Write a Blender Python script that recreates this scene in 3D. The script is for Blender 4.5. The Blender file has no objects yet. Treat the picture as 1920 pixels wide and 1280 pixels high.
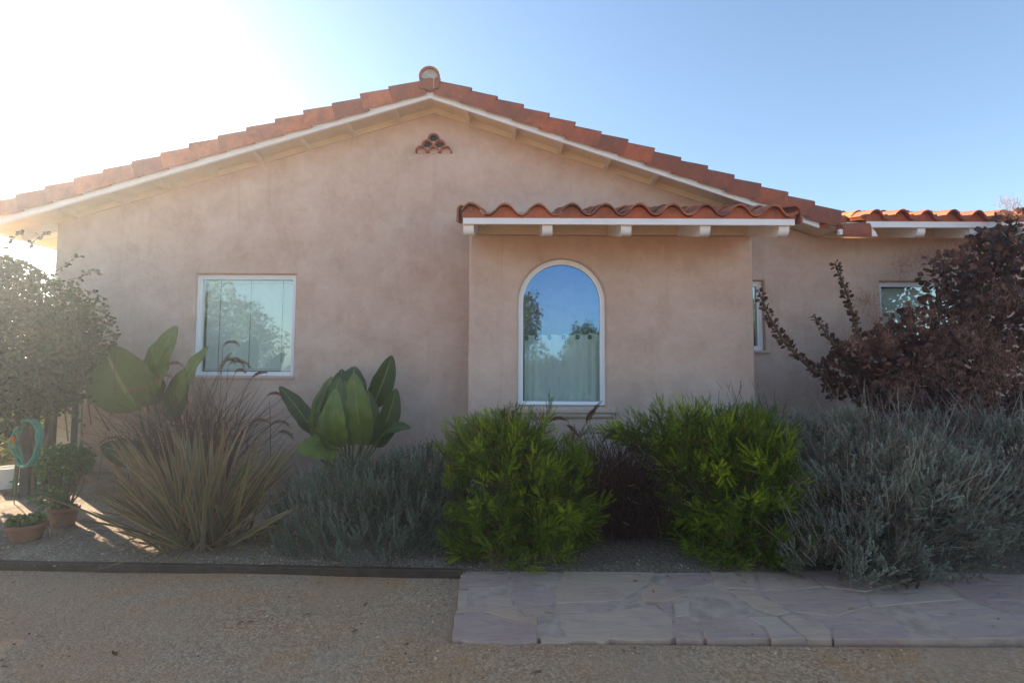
import bpy, math, random
import numpy as np
from mathutils import Vector, Matrix, noise
from mathutils.geometry import tessellate_polygon

random.seed(7)
RNG = np.random.default_rng(7)
S = bpy.context.scene
COL = S.collection
PI = math.pi

# ------------------------------------------------------------------ camera
CAM_H, PITCH, ROLL = 1.3, math.radians(3.46), 0.004
cam_d = bpy.data.cameras.new('camera')
cam = bpy.data.objects.new('camera', cam_d)
COL.objects.link(cam)
cam_d.sensor_width = 36.0
cam_d.lens = 18.0
cam_d.clip_start = 0.05
cam_d.clip_end = 3000.0
CAM_M = Matrix.Translation((0, 0, CAM_H)) @ Matrix.Rotation(PI / 2 + PITCH, 4, 'X') @ Matrix.Rotation(ROLL, 4, 'Z')
cam.matrix_world = CAM_M
S.camera = cam


def ray(px, py):
    v = CAM_M.to_3x3() @ Vector(((px - 960) / 960, (640 - py) / 960, -1.0))
    return v


def at(px, py, Y):
    d = ray(px, py)
    t = Y / d.y
    return Vector((d.x * t, Y, CAM_H + d.z * t))


# ------------------------------------------------------------------ materials
def new_mat(name):
    m = bpy.data.materials.new(name)
    m.use_nodes = True
    nt = m.node_tree
    nt.nodes.clear()
    out = nt.nodes.new('ShaderNodeOutputMaterial')
    return m, nt, out


class NB:
    """small node builder"""

    def __init__(self, nt):
        self.nt = nt

    def n(self, typ, ins=None, **kw):
        nd = self.nt.nodes.new(typ)
        for k, v in kw.items():
            setattr(nd, k, v)
        for k, v in (ins or {}).items():
            if isinstance(v, bpy.types.NodeSocket):
                self.nt.links.new(v, nd.inputs[k])
            else:
                nd.inputs[k].default_value = v
        return nd

    def noise(self, vec, scale, detail=4, rough=0.55, dist=0.0):
        return self.n('ShaderNodeTexNoise', {'Vector': vec, 'Scale': scale, 'Detail': detail, 'Roughness': rough, 'Distortion': dist}).outputs['Fac']

    def ramp(self, fac, stops):
        r = self.n('ShaderNodeValToRGB', {'Fac': fac})
        els = r.color_ramp.elements
        while len(els) < len(stops):
            els.new(0.5)
        for e, (p, c) in zip(els, stops):
            e.position = p
            e.color = c if len(c) == 4 else (*c, 1)
        return r.outputs['Color']

    def mix(self, fac, a, b, blend='MIX'):
        m = self.n('ShaderNodeMix', data_type='RGBA', blend_type=blend)
        for s, v in ((m.inputs[0], fac), (m.inputs[6], a), (m.inputs[7], b)):
            if isinstance(v, bpy.types.NodeSocket):
                self.nt.links.new(v, s)
            else:
                s.default_value = v if not isinstance(v, tuple) or len(v) == 4 else (*v, 1)
        return m.outputs[2]

    def math(self, op, a, b=0.0):
        m = self.n('ShaderNodeMath', operation=op)
        for s, v in ((m.inputs[0], a), (m.inputs[1], b)):
            if isinstance(v, bpy.types.NodeSocket):
                self.nt.links.new(v, s)
            else:
                s.default_value = v
        return m.outputs[0]

    def bump(self, h, strength, dist=0.01, normal=None):
        ins = {'Height': h, 'Strength': strength, 'Distance': dist}
        if normal is not None:
            ins['Normal'] = normal
        return self.n('ShaderNodeBump', ins).outputs['Normal']

    def pos(self):
        return self.n('ShaderNodeNewGeometry').outputs['Position']

    def attr(self, name):
        return self.n('ShaderNodeAttribute', attribute_name=name).outputs['Fac']

    def bsdf(self, out, col, rough, normal=None, spec=0.3, **kw):
        b = self.n('ShaderNodeBsdfPrincipled')
        for s, v in ((b.inputs['Base Color'], col), (b.inputs['Roughness'], rough)):
            if isinstance(v, bpy.types.NodeSocket):
                self.nt.links.new(v, s)
            else:
                s.default_value = v if not isinstance(v, tuple) or len(v) == 4 else (*v, 1)
        b.inputs['Specular IOR Level'].default_value = spec
        for k, v in kw.items():
            b.inputs[k].default_value = v
        if normal is not None:
            self.nt.links.new(normal, b.inputs['Normal'])
        if out is not None:
            self.nt.links.new(b.outputs[0], out.inputs['Surface'])
        return b


def mat_stucco():
    m, nt, out = new_mat('stucco')
    b = NB(nt)
    p = b.pos()
    big = b.noise(p, 0.7, 4, 0.62, 0.3)
    med = b.noise(p, 2.7, 7, 0.7, 0.35)
    fine = b.noise(p, 14, 5, 0.6)
    c = b.ramp(big, [(0.3, (0.53, 0.365, 0.285)), (0.5, (0.59, 0.425, 0.345)), (0.7, (0.615, 0.465, 0.395))])
    c2 = b.ramp(med, [(0.34, (0.455, 0.29, 0.23)), (0.5, (0.59, 0.42, 0.345)), (0.66, (0.69, 0.54, 0.475))])
    c = b.mix(0.5, c, c2)
    c = b.mix(b.ramp(b.noise(p, 9, 5, 0.7), [(0.45, (0, 0, 0)), (0.8, (0.35, 0.35, 0.35))]), c, (0.70, 0.57, 0.50))
    # splash dirt along the foot of the wall and faint runs down it
    z = b.n('ShaderNodeSeparateXYZ', {'Vector': p}).outputs[2]
    edge = b.math('ADD', z, b.math('MULTIPLY', b.noise(p, 5, 4, 0.7), -0.5))
    c = b.mix(b.ramp(edge, [(0.0, (0.6, 0.6, 0.6)), (0.28, (0, 0, 0))]), c, (0.30, 0.20, 0.15))
    mp = b.n('ShaderNodeMapping', {'Vector': p, 'Scale': (7.0, 7.0, 0.35)}).outputs[0]
    c = b.mix(b.ramp(b.noise(mp, 1.6, 4, 0.6), [(0.58, (0, 0, 0)), (0.8, (0.35, 0.35, 0.35))]), c, (0.42, 0.285, 0.235))
    h = b.math('ADD', b.math('MULTIPLY', fine, 0.45), b.math('MULTIPLY', b.noise(p, 4.5, 5, 0.65, 0.8), 1.0))
    ck = b.n('ShaderNodeTexVoronoi', {'Vector': b.n('ShaderNodeMapping', {'Vector': p, 'Scale': (0.55, 0.55, 0.8)}).outputs[0], 'Scale': 1.0}, feature='DISTANCE_TO_EDGE').outputs['Distance']
    ckm = b.math('MULTIPLY', b.math('LESS_THAN', b.math('ADD', ck, b.math('MULTIPLY', b.noise(p, 12, 4, 0.7), 0.012)), 0.0085), b.math('GREATER_THAN', b.noise(p, 0.9, 2), 0.5))
    c = b.mix(b.math('MULTIPLY', ckm, 0.10), c, (0.36, 0.25, 0.21))
    n1 = b.bump(h, 0.7, 0.016)
    n2 = b.bump(b.noise(p, 160, 3), 0.16, 0.003, n1)
    b.bsdf(out, c, 0.88, n2, 0.2)
    return m


def mat_plain(name, col, rough=0.6, var=0.12, scale=6, bump=0.1, bscale=40, spec=0.3, **kw):
    m, nt, out = new_mat(name)
    b = NB(nt)
    p = b.pos()
    f = b.noise(p, scale, 5, 0.6)
    lo = tuple(x * (1 - var) for x in col)
    hi = tuple(min(1, x * (1 + var)) for x in col)
    c = b.ramp(f, [(0.3, lo), (0.7, hi)])
    n = b.bump(b.noise(p, bscale, 3), bump, 0.004)
    b.bsdf(out, c, rough, n, spec, **kw)
    return m


def mat_tile():
    m, nt, out = new_mat('terracotta_tile')
    b = NB(nt)
    p = b.pos()
    t = b.attr('tint')
    c = b.ramp(t, [(0.0, (0.24, 0.074, 0.046)), (0.3, (0.36, 0.098, 0.052)), (0.65, (0.49, 0.125, 0.056)), (1.0, (0.57, 0.175, 0.072))])
    st = b.noise(p, 6, 6, 0.7, 0.3)
    c = b.mix(b.ramp(st, [(0.40, (0, 0, 0)), (0.66, (0.75, 0.75, 0.75))]), c, (0.165, 0.075, 0.06))
    li = b.noise(p, 19, 4, 0.7)
    c = b.mix(b.ramp(li, [(0.60, (0, 0, 0)), (0.78, (0.55, 0.55, 0.55))]), c, (0.48, 0.30, 0.21))
    n = b.bump(b.noise(p, 55, 4, 0.7), 0.3, 0.004)
    b.bsdf(out, c, 0.75, n, 0.3)
    return m


def mat_leaf(name, stops, rough=0.5, transl=0.3, spec=0.35, edge=None, vein=False, tscale=1.3):
    m, nt, out = new_mat(name)
    b = NB(nt)
    t = b.attr('tint')
    c = b.ramp(t, stops)
    if edge:
        e = b.attr('edge')
        c = b.mix(b.ramp(e, [(0.45, (0, 0, 0)), (0.95, (0.8, 0.8, 0.8))]), c, edge)
    n = None
    if vein:
        e = b.attr('edge')
        al = b.attr('along')
        ph = b.math('SUBTRACT', b.math('MULTIPLY', al, 150.0), b.math('MULTIPLY', e, 30.0))
        w = b.math('SINE', ph)
        n = b.bump(w, 0.35, 0.004)
        c = b.mix(b.ramp(e, [(0.02, (1, 1, 1)), (0.09, (0, 0, 0))]), c, (0.22, 0.28, 0.09))
        pp = b.pos()
        dry = b.math('MULTIPLY', b.math('GREATER_THAN', b.math('ADD', b.math('MULTIPLY', e, .35), b.math('ADD', al, b.math('MULTIPLY', b.noise(pp, 30, 3), .3))), 1.40), 0.8)
        c = b.mix(dry, c, (0.16, 0.10, 0.045))
        c = b.mix(b.ramp(b.noise(pp, 9, 4), [(0.4, (0, 0, 0)), (0.75, (0.5, 0.5, 0.5))]), c, (0.05, 0.085, 0.03))
    pb = b.bsdf(None, c, rough, n, spec)
    tr = b.n('ShaderNodeBsdfTranslucent', {'Color': b.mix(1.0, c, (tscale, tscale * 1.05, tscale * 0.6), 'MULTIPLY')})
    mx = b.n('ShaderNodeMixShader', {0: transl, 1: pb.outputs[0], 2: tr.outputs[0]})
    nt.links.new(mx.outputs[0], out.inputs['Surface'])
    return m


def mat_glass(name, refl, tint, rtint, wob=0.02):
    m, nt, out = new_mat(name)
    b = NB(nt)
    p = b.pos()
    n = b.bump(b.noise(p, 3.0, 2), wob, 0.02)
    g = b.n('ShaderNodeBsdfGlossy', {'Color': (*rtint, 1), 'Roughness': 0.02, 'Normal': n})
    t = b.n('ShaderNodeBsdfTransparent', {'Color': (*tint, 1)})
    mx = b.n('ShaderNodeMixShader', {0: refl, 1: t.outputs[0], 2: g.outputs[0]})
    nt.links.new(mx.outputs[0], out.inputs['Surface'])
    return m


def mat_gravel():
    m, nt, out = new_mat('decomposed_granite')
    b = NB(nt)
    p = b.pos()
    big = b.noise(p, 0.9, 4, 0.6, 0.7)
    med = b.noise(p, 5, 5, 0.65, 0.4)
    vor = b.n('ShaderNodeTexVoronoi', {'Vector': p, 'Scale': 95.0})
    vor2 = b.n('ShaderNodeTexVoronoi', {'Vector': p, 'Scale': 210.0})
    c = b.ramp(big, [(0.38, (0.46, 0.29, 0.19)), (0.5, (0.52, 0.275, 0.145)), (0.60, (0.55, 0.25, 0.10))])
    c = b.mix(b.ramp(med, [(0.3, (0.0, 0, 0)), (0.75, (0.65, 0.65, 0.65))]), c, (0.49, 0.33, 0.22))
    mp = b.n('ShaderNodeMapping', {'Vector': p, 'Rotation': (0, 0, 0.06), 'Scale': (0.25, 2.4, 1.0)}).outputs[0]
    c = b.mix(b.ramp(b.noise(mp, 1.0, 4, 0.6), [(0.5, (0, 0, 0)), (0.72, (0.4, 0.4, 0.4))]), c, (0.36, 0.225, 0.14))
    grey = b.n('ShaderNodeSeparateColor', {'Color': vor.outputs['Color']}).outputs[0]
    c = b.mix(b.ramp(b.noise(p, 1.3, 4, 0.6, 0.4), [(0.35, (0.15, 0.15, 0.15)), (0.65, (0.55, 0.55, 0.55))]), c, b.ramp(grey, [(0.0, (0.20, 0.125, 0.07)), (0.5, (0.47, 0.29, 0.165)), (1.0, (0.72, 0.53, 0.35))]))
    h = b.math('ADD', b.math('MULTIPLY', vor.outputs['Distance'], -1.0), b.math('MULTIPLY', vor2.outputs['Distance'], -0.5))
    n = b.bump(h, 0.8, 0.008)
    n = b.bump(b.noise(p, 9, 4), 0.4, 0.02, n)
    b.bsdf(out, c, 0.95, n, 0.15)
    return m


def mat_soil():
    m, nt, out = new_mat('bed_soil')
    b = NB(nt)
    p = b.pos()
    big = b.noise(p, 1.4, 4, 0.6, 0.5)
    vor = b.n('ShaderNodeTexVoronoi', {'Vector': p, 'Scale': 90.0})
    g = b.n('ShaderNodeSeparateColor', {'Color': vor.outputs['Color']}).outputs[0]
    c = b.ramp(big, [(0.35, (0.17, 0.105, 0.065)), (0.52, (0.28, 0.19, 0.125)), (0.68, (0.43, 0.33, 0.24))])
    sx = b.n('ShaderNodeSeparateXYZ', {'Vector': p}).outputs[0]
    sx = b.math('ADD', sx, b.math('MULTIPLY', b.noise(p, 2.5, 4), 0.8))
    c = b.mix(b.ramp(b.math('MULTIPLY', b.math('ADD', sx, 1.2), 0.6), [(0.2, (0, 0, 0)), (0.8, (0.85, 0.85, 0.85))]), c, (0.15, 0.085, 0.052))
    c = b.mix(0.3, c, b.ramp(g, [(0.0, (0.07, 0.05, 0.04)), (0.55, (0.22, 0.18, 0.15)), (1.0, (0.5, 0.46, 0.4))]))
    n = b.bump(b.math('MULTIPLY', vor.outputs['Distance'], -1.0), 0.8, 0.008)
    n = b.bump(b.noise(p, 14, 5), 0.6, 0.02, n)
    b.bsdf(out, c, 0.95, n, 0.15)
    return m


def mat_flag():
    m, nt, out = new_mat('flagstone')
    b = NB(nt)
    p = b.pos()
    t = b.attr('tint')
    c = b.ramp(t, [(0.0, (0.37, 0.225, 0.21)), (0.2, (0.47, 0.31, 0.235)), (0.4, (0.51, 0.335, 0.23)), (0.6, (0.40, 0.245, 0.225)), (0.8, (0.50, 0.36, 0.28)), (1.0, (0.54, 0.325, 0.20))])
    mp = b.n('ShaderNodeMapping', {'Vector': p, 'Rotation': (0, 0, 0.5), 'Scale': (1.0, 3.2, 1.0)}).outputs[0]
    st = b.noise(mp, 4, 6, 0.65, 1.5)
    c = b.mix(b.ramp(st, [(0.35, (0, 0, 0)), (0.7, (0.7, 0.7, 0.7))]), c, (0.62, 0.40, 0.27))
    c = b.mix(b.ramp(b.noise(p, 3, 5, 0.6, 0.5), [(0.48, (0, 0, 0)), (0.75, (0.65, 0.65, 0.65))]), c, (0.39, 0.235, 0.185))
    c = b.mix(b.ramp(b.noise(p, 30, 4), [(0.55, (0, 0, 0)), (0.8, (0.35, 0.35, 0.35))]), c, (0.5, 0.37, 0.28))
    n = b.bump(st, 0.8, 0.016)
    n = b.bump(b.noise(p, 60, 4), 0.3, 0.004, n)
    b.bsdf(out, c, 0.85, n, 0.25)
    return m


M = {}
M['stucco'] = mat_stucco()
M['white'] = mat_plain('white_paint', (0.80, 0.81, 0.83), 0.5, 0.05, 5, 0.06, 60)
M['cream'] = mat_plain('cream_paint', (0.72, 0.60, 0.44), 0.6, 0.07, 4, 0.12, 50)
M['vinyl'] = mat_plain('white_vinyl', (0.82, 0.84, 0.87), 0.35, 0.03, 3, 0.02, 60)
M['tile'] = mat_tile()
M['mortar'] = mat_plain('mortar', (0.42, 0.42, 0.42), 0.9, 0.2, 20, 0.4, 70)
M['metal'] = mat_plain('flashing_metal', (0.6, 0.63, 0.67), 0.35, 0.05, 6, 0.05, 30, Metallic=0.8)
M['glass'] = mat_glass('window_glass', 0.15, (0.93, 0.985, 0.97), (0.85, 0.98, 0.97))
M['glass_dark'] = mat_glass('bay_window_glass', 0.19, (0.93, 0.98, 0.955), (0.27, 0.55, 0.95))
M['blind'] = mat_plain('blind_slats', (0.86, 0.86, 0.83), 0.5, 0.04, 3, 0.02, 30)
M['cord'] = mat_plain('dark_cord', (0.10, 0.12, 0.12), 0.7, 0.1)
M['curtain'] = mat_plain('white_curtain', (0.87, 0.86, 0.82), 0.8, 0.04, 8, 0.1, 200)
M['dark'] = mat_plain('dark_metal', (0.03, 0.028, 0.025), 0.5, 0.2)
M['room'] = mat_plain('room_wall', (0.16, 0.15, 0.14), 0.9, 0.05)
M['gravel'] = mat_gravel()
M['soil'] = mat_soil()
M['flag'] = mat_flag()
M['grout'] = mat_plain('path_mortar', (0.46, 0.31, 0.23), 0.95, 0.25, 12, 0.6, 80)
M['timber'] = mat_plain('weathered_edging', (0.075, 0.045, 0.032), 0.8, 0.35, 9, 0.5, 60)
M['darkwood'] = mat_plain('dark_stained_wood', (0.06, 0.05, 0.045), 0.75, 0.3, 8, 0.4, 50)
M['bark'] = mat_plain('bark', (0.12, 0.09, 0.065), 0.9, 0.35, 14, 0.8, 60)
M['drystem'] = mat_plain('dry_stem', (0.17, 0.135, 0.105), 0.9, 0.3, 14, 0.4, 60)
M['clay'] = mat_plain('clay_pot', (0.26, 0.115, 0.07), 0.85, 0.2, 7, 0.4, 50)
M['hose'] = mat_plain('green_hose', (0.03, 0.27, 0.19), 0.4, 0.1, 5, 0.05, 60, 0.5)
M['panel'] = mat_plain('cream_board', (0.74, 0.69, 0.55), 0.7, 0.08, 3, 0.15, 40)
M['vent_shade'] = mat_plain('vent_shade_black', (0.02, 0.014, 0.012), 1.0, 0.1, spec=0.0)
M['pail'] = mat_plain('white_pail', (0.82, 0.82, 0.80), 0.45, 0.05)
M['hill'] = mat_plain('far_hill', (0.16, 0.17, 0.12), 0.95, 0.3, 0.02, 0.0)
M['pebble'] = mat_leaf('pebble', [(0.0, (0.20, 0.12, 0.065)), (0.5, (0.53, 0.305, 0.185)), (1.0, (0.78, 0.56, 0.39))], 0.9, 0.0, 0.2)
M['deadleaf'] = mat_leaf('fallen_leaf', [(0, (0.12, 0.06, 0.03)), (0.5, (0.25, 0.14, 0.06)), (1, (0.35, 0.24, 0.1))], 0.8, 0.15)
M['coleonema'] = mat_leaf('coleonema_leaf', [(0.0, (0.15, 0.085, 0.035)), (0.07, (0.10, 0.07, 0.02)), (0.10, (0.05, 0.075, 0.006)), (0.5, (0.14, 0.21, 0.011)), (1.0, (0.42, 0.46, 0.026))], 0.55, 0.35, 0.3)
M['lav'] = mat_leaf('lavender_leaf', [(0.0, (0.07, 0.08, 0.06)), (0.5, (0.125, 0.15, 0.115)), (1.0, (0.20, 0.235, 0.19))], 0.7, 0.2, 0.2)
M['lavdry'] = mat_leaf('dry_lavender_leaf', [(0.0, (0.13, 0.09, 0.07)), (0.3, (0.20, 0.165, 0.135)), (0.6, (0.265, 0.26, 0.215)), (1.0, (0.36, 0.37, 0.31))], 0.75, 0.2, 0.2)
M['lavspike'] = mat_leaf('lavender_spike', [(0.0, (0.07, 0.055, 0.075)), (1.0, (0.14, 0.11, 0.12))], 0.8, 0.1)
M['dryspike'] = mat_leaf('dry_flower_spike', [(0.0, (0.15, 0.10, 0.095)), (1.0, (0.27, 0.20, 0.185))], 0.85, 0.1)
M['flax'] = mat_leaf('flax_blade', [(0.0, (0.06, 0.075, 0.04)), (0.35, (0.105, 0.12, 0.06)), (0.62, (0.165, 0.105, 0.08)), (0.8, (0.14, 0.155, 0.055)), (1.0, (0.29, 0.17, 0.125))], 0.5, 0.25, 0.35, edge=(0.46, 0.25, 0.13))
M['fgrass'] = mat_leaf('purple_grass_blade', [(0.0, (0.045, 0.02, 0.022)), (0.6, (0.08, 0.036, 0.036)), (0.92, (0.12, 0.07, 0.055)), (1.0, (0.3, 0.2, 0.14))], 0.6, 0.2, 0.3)
M['fseed'] = mat_leaf('grass_plume', [(0.0, (0.10, 0.045, 0.04)), (1.0, (0.24, 0.11, 0.09))], 0.9, 0.25, 0.1)
M['palebit'] = mat_leaf('pale_plume', [(0.0, (0.3, 0.22, 0.16)), (1.0, (0.5, 0.4, 0.3))], 0.9, 0.25, 0.1)
M['bop'] = mat_leaf('bird_of_paradise_leaf', [(0.0, (0.022, 0.052, 0.02)), (0.5, (0.06, 0.12, 0.025)), (1.0, (0.19, 0.27, 0.035))], 0.34, 0.30, 0.5, vein=True)
M['bopstalk'] = mat_plain('bird_of_paradise_stalk', (0.10, 0.15, 0.06), 0.5, 0.2, 8, 0.1, 30)
M['smoke'] = mat_leaf('smoke_bush_leaf', [(0.0, (0.055, 0.025, 0.022)), (0.6, (0.125, 0.053, 0.044)), (1.0, (0.24, 0.105, 0.07))], 0.55, 0.2, 0.35)
M['plume'] = mat_leaf('smoke_plume', [(0.0, (0.24, 0.115, 0.095)), (1.0, (0.50, 0.27, 0.22))], 0.9, 0.3, 0.1)
M['vine'] = mat_leaf('vine_leaf', [(0.0, (0.02, 0.042, 0.024)), (0.6, (0.045, 0.075, 0.04)), (1.0, (0.085, 0.12, 0.055))], 0.8, 0.12, 0.12)
M['potleaf'] = mat_leaf('pot_shrub_leaf', [(0.0, (0.05, 0.10, 0.04)), (0.6, (0.09, 0.17, 0.055)), (1.0, (0.3, 0.33, 0.09))], 0.5, 0.35, 0.4)
M['tree'] = mat_leaf('tree_leaf', [(0.0, (0.04, 0.07, 0.025)), (0.6, (0.075, 0.12, 0.04)), (1.0, (0.14, 0.19, 0.06))], 0.5, 0.3, 0.3)
M['orange'] = mat_leaf('orange_petal', [(0, (0.6, 0.16, 0.02)), (1, (0.75, 0.25, 0.03))], 0.5, 0.3)


# ------------------------------------------------------------------ mesh helpers
class MB:
    def __init__(self):
        self.v, self.f, self.t, self.cur = [], [], [], 0.5

    def face(self, idx):
        self.f.append(tuple(idx))
        self.t.append(self.cur)

    def add(self, vs):
        b = len(self.v)
        self.v.extend([tuple(x) for x in vs])
        return b

    def box(self, x0, x1, y0, y1, z0, z1):
        b = self.add([(x0, y0, z0), (x1, y0, z0), (x1, y1, z0), (x0, y1, z0), (x0, y0, z1), (x1, y0, z1), (x1, y1, z1), (x0, y1, z1)])
        for q in ((0, 3, 2, 1), (4, 5, 6, 7), (0, 1, 5, 4), (1, 2, 6, 5), (2, 3, 7, 6), (3, 0, 4, 7)):
            self.face([b + i for i in q])
        return self

    def prism(self, poly, axis_vec):
        """poly: 3-D loop; extruded along axis_vec (Vector)"""
        n = len(poly)
        a = Vector(axis_vec)
        b = self.add(poly)
        self.add([Vector(p) + a for p in poly])
        for i in range(n):
            j = (i + 1) % n
            self.face((b + i, b + j, b + n + j, b + n + i))
        tri = tessellate_polygon([[Vector(p) for p in poly]])
        for t in tri:
            self.face([b + i for i in t])
            self.face([b + n + i for i in reversed(t)])
        return self

    def tube(self, pts, rad, seg=8, cap=True):
        pts = [Vector(p) for p in pts]
        n = len(pts)
        if not hasattr(rad, '__len__'):
            rad = [rad] * n
        prev = None
        rings = []
        for i, p in enumerate(pts):
            d = (pts[min(i + 1, n - 1)] - pts[max(i - 1, 0)])
            d = d.normalized() if d.length > 1e-9 else Vector((0, 0, 1))
            if prev is None:
                u = d.orthogonal().normalized()
            else:
                u = prev - d * prev.dot(d)
                u = u.normalized() if u.length > 1e-6 else d.orthogonal().normalized()
            prev = u
            w = d.cross(u)
            rings.append(self.add([p + (u * math.cos(a) + w * math.sin(a)) * rad[i] for a in [2 * PI * k / seg for k in range(seg)]]))
        for i in range(n - 1):
            for k in range(seg):
                k2 = (k + 1) % seg
                self.face((rings[i] + k, rings[i] + k2, rings[i + 1] + k2, rings[i + 1] + k))
        if cap:
            self.face([rings[0] + k for k in reversed(range(seg))])
            self.face([rings[-1] + k for k in range(seg)])
        return self

    def lathe(self, c, prof, seg=24):
        rings = []
        for r, z in prof:
            rings.append(self.add([(c[0] + r * math.cos(2 * PI * k / seg), c[1] + r * math.sin(2 * PI * k / seg), c[2] + z) for k in range(seg)]))
        for a, b in zip(rings[:-1], rings[1:]):
            for k in range(seg):
                k2 = (k + 1) % seg
                self.face((a + k, a + k2, b + k2, b + k))
        self.face([rings[-1] + k for k in range(seg)])
        self.face([rings[0] + k for k in reversed(range(seg))])
        return self

    def build(self, name, mat, parent=None, smooth=None, bevel=0.0):
        me = bpy.data.meshes.new(name)
        me.from_pydata(self.v, [], self.f)
        me.validate()
        if len(me.polygons) == len(self.t):
            a = me.attributes.new('tint', 'FLOAT', 'FACE')
            a.data.foreach_set('value', self.t)
        if smooth is not None:
            me.polygons.foreach_set('use_smooth', [True] * len(me.polygons))
            me.set_sharp_from_angle(angle=math.radians(smooth))
        me.materials.append(mat)
        o = bpy.data.objects.new(name, me)
        COL.objects.link(o)
        if parent is not None:
            attach(o, parent)
        if bevel:
            md = o.modifiers.new('bevel', 'BEVEL')
            md.width = bevel
            md.segments = 2
            md.limit_method = 'ANGLE'
        return o


def world_of(o):
    m = Matrix.Translation(o.location)
    return world_of(o.parent) @ m if o.parent else m


def attach(o, parent):
    """meshes hold world coordinates; keep them where they are under a moved parent"""
    o.parent = parent
    o.location = -world_of(parent).translation


def empty(name, loc):
    o = bpy.data.objects.new(name, None)
    o.location = loc
    o.empty_display_size = 0.1
    COL.objects.link(o)
    return o


def tag(o, label, cat, group=None, kind=None):
    o['label'] = label
    o['category'] = cat
    if group:
        o['group'] = group
    if kind:
        o['kind'] = kind
    return o


def structure(o):
    o['kind'] = 'structure'
    return o


def np_mesh(name, V, F, mat, parent=None, smooth=False, mats=None, midx=None, **attrs):
    V = np.ascontiguousarray(V, dtype=np.float32)
    F = np.ascontiguousarray(F, dtype=np.int32)
    me = bpy.data.meshes.new(name)
    nf, k = F.shape
    me.vertices.add(len(V))
    me.vertices.foreach_set('co', V.ravel())
    me.loops.add(nf * k)
    me.loops.foreach_set('vertex_index', F.ravel())
    me.polygons.add(nf)
    me.polygons.foreach_set('loop_start', np.arange(0, nf * k, k, dtype=np.int32))
    me.polygons.foreach_set('loop_total', np.full(nf, k, dtype=np.int32))
    if smooth:
        me.polygons.foreach_set('use_smooth', np.ones(nf, dtype=bool))
    me.update(calc_edges=True)
    for an, av in attrs.items():
        a = me.attributes.new(an, 'FLOAT', 'POINT')
        a.data.foreach_set('value', np.ascontiguousarray(av, dtype=np.float32))
    for mm in ([mat] if mats is None else mats):
        me.materials.append(mm)
    if midx is not None:
        me.polygons.foreach_set('material_index', np.ascontiguousarray(midx, dtype=np.int32))
    o = bpy.data.objects.new(name, me)
    COL.objects.link(o)
    if parent is not None:
        attach(o, parent)
    return o


def unit(a):
    return a / np.maximum(np.linalg.norm(a, axis=-1, keepdims=True), 1e-9)


def frames(D, rng):
    D = unit(D)
    R = unit(rng.normal(size=D.shape))
    X = unit(np.cross(R, D))
    Y = np.cross(D, X)
    return X, Y, D


def scatter(tv, tf, P, D, scale, rng, XY=None):
    """instances a template along +Z onto P with axis D; returns V, F, index of instance per vertex"""
    N, K = len(P), len(tv)
    X, Y, Z = frames(D, rng) if XY is None else XY
    sc = np.asarray(scale)
    if sc.ndim == 1:
        sc = np.repeat(sc[:, None], 3, 1)
    L = tv[None] * sc[:, None, :]
    V = P[:, None] + L[..., 0:1] * X[:, None] + L[..., 1:2] * Y[:, None] + L[..., 2:3] * Z[:, None]
    F = (tf[None] + (np.arange(N) * K)[:, None, None]).reshape(-1, tf.shape[1])
    return V.reshape(-1, 3), F, np.repeat(np.arange(N), K)


def merge(*parts):
    Vs, Fs, Ts, o = [], [], [], 0
    for V, F, T in parts:
        Vs.append(V)
        Fs.append(F + o)
        Ts.append(T)
        o += len(V)
    return np.concatenate(Vs), np.concatenate(Fs), np.concatenate(Ts)


def ribbons(base, az, el, bend, length, width, tint, seg=6, power=1.3, prof=None, fold=0.0, rng=RNG, twist=0.5):
    """arching blades; every array has one entry per blade"""
    N = len(base)
    t = np.linspace(0, 1, seg + 1)
    ang = el[:, None] - bend[:, None] * t[None] ** power
    h, v = np.cos(ang), np.sin(ang)
    d = np.stack([h * np.cos(az)[:, None], h * np.sin(az)[:, None], v], -1)
    step = (length / seg)[:, None, None] * (d[:, :-1] + d[:, 1:]) / 2
    C = base[:, None] + np.concatenate([np.zeros((N, 1, 3)), np.cumsum(step, 1)], 1)
    side = np.stack([-np.sin(az), np.cos(az), np.zeros(N)], -1)[:, None]
    nrm = np.cross(side, d)
    tw = rng.normal(0, twist, N)[:, None, None]
    sv = side * np.cos(tw) + nrm * np.sin(tw)
    nv = np.cross(sv, d)
    if prof is None:
        prof = np.sqrt(np.clip(1 - t ** 2.2, 0, 1)) * (0.55 + 0.45 * np.minimum(1, t * 4))
    w = width[:, None, None] * prof[None, :, None] * 0.5
    if fold:
        V = np.stack([C - sv * w + nv * w * fold, C, C + sv * w + nv * w * fold], 2)
        E = np.tile([1, 0, 1], N * (seg + 1))
        m = 3
    else:
        V = np.stack([C - sv * w, C + sv * w], 2)
        E = np.ones(N * (seg + 1) * 2)
        m = 2
    F = []
    for i in range(seg):
        for j in range(m - 1):
            F.append((i * m + j, i * m + j + 1, (i + 1) * m + j + 1, (i + 1) * m + j))
    F = np.array(F)
    K = (seg + 1) * m
    Fa = (F[None] + (np.arange(N) * K)[:, None, None]).reshape(-1, 4)
    return V.reshape(-1, 3), Fa, np.repeat(tint, K), E, C


def diamond(base, d, side, length, width, cup=0.0):
    """one leaf quad: base, left, tip, right"""
    m = base + d * length * 0.5
    n = np.cross(side, d)
    return [base, m - side * width / 2 + n * cup, base + d * length, m + side * width / 2 + n * cup]


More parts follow.
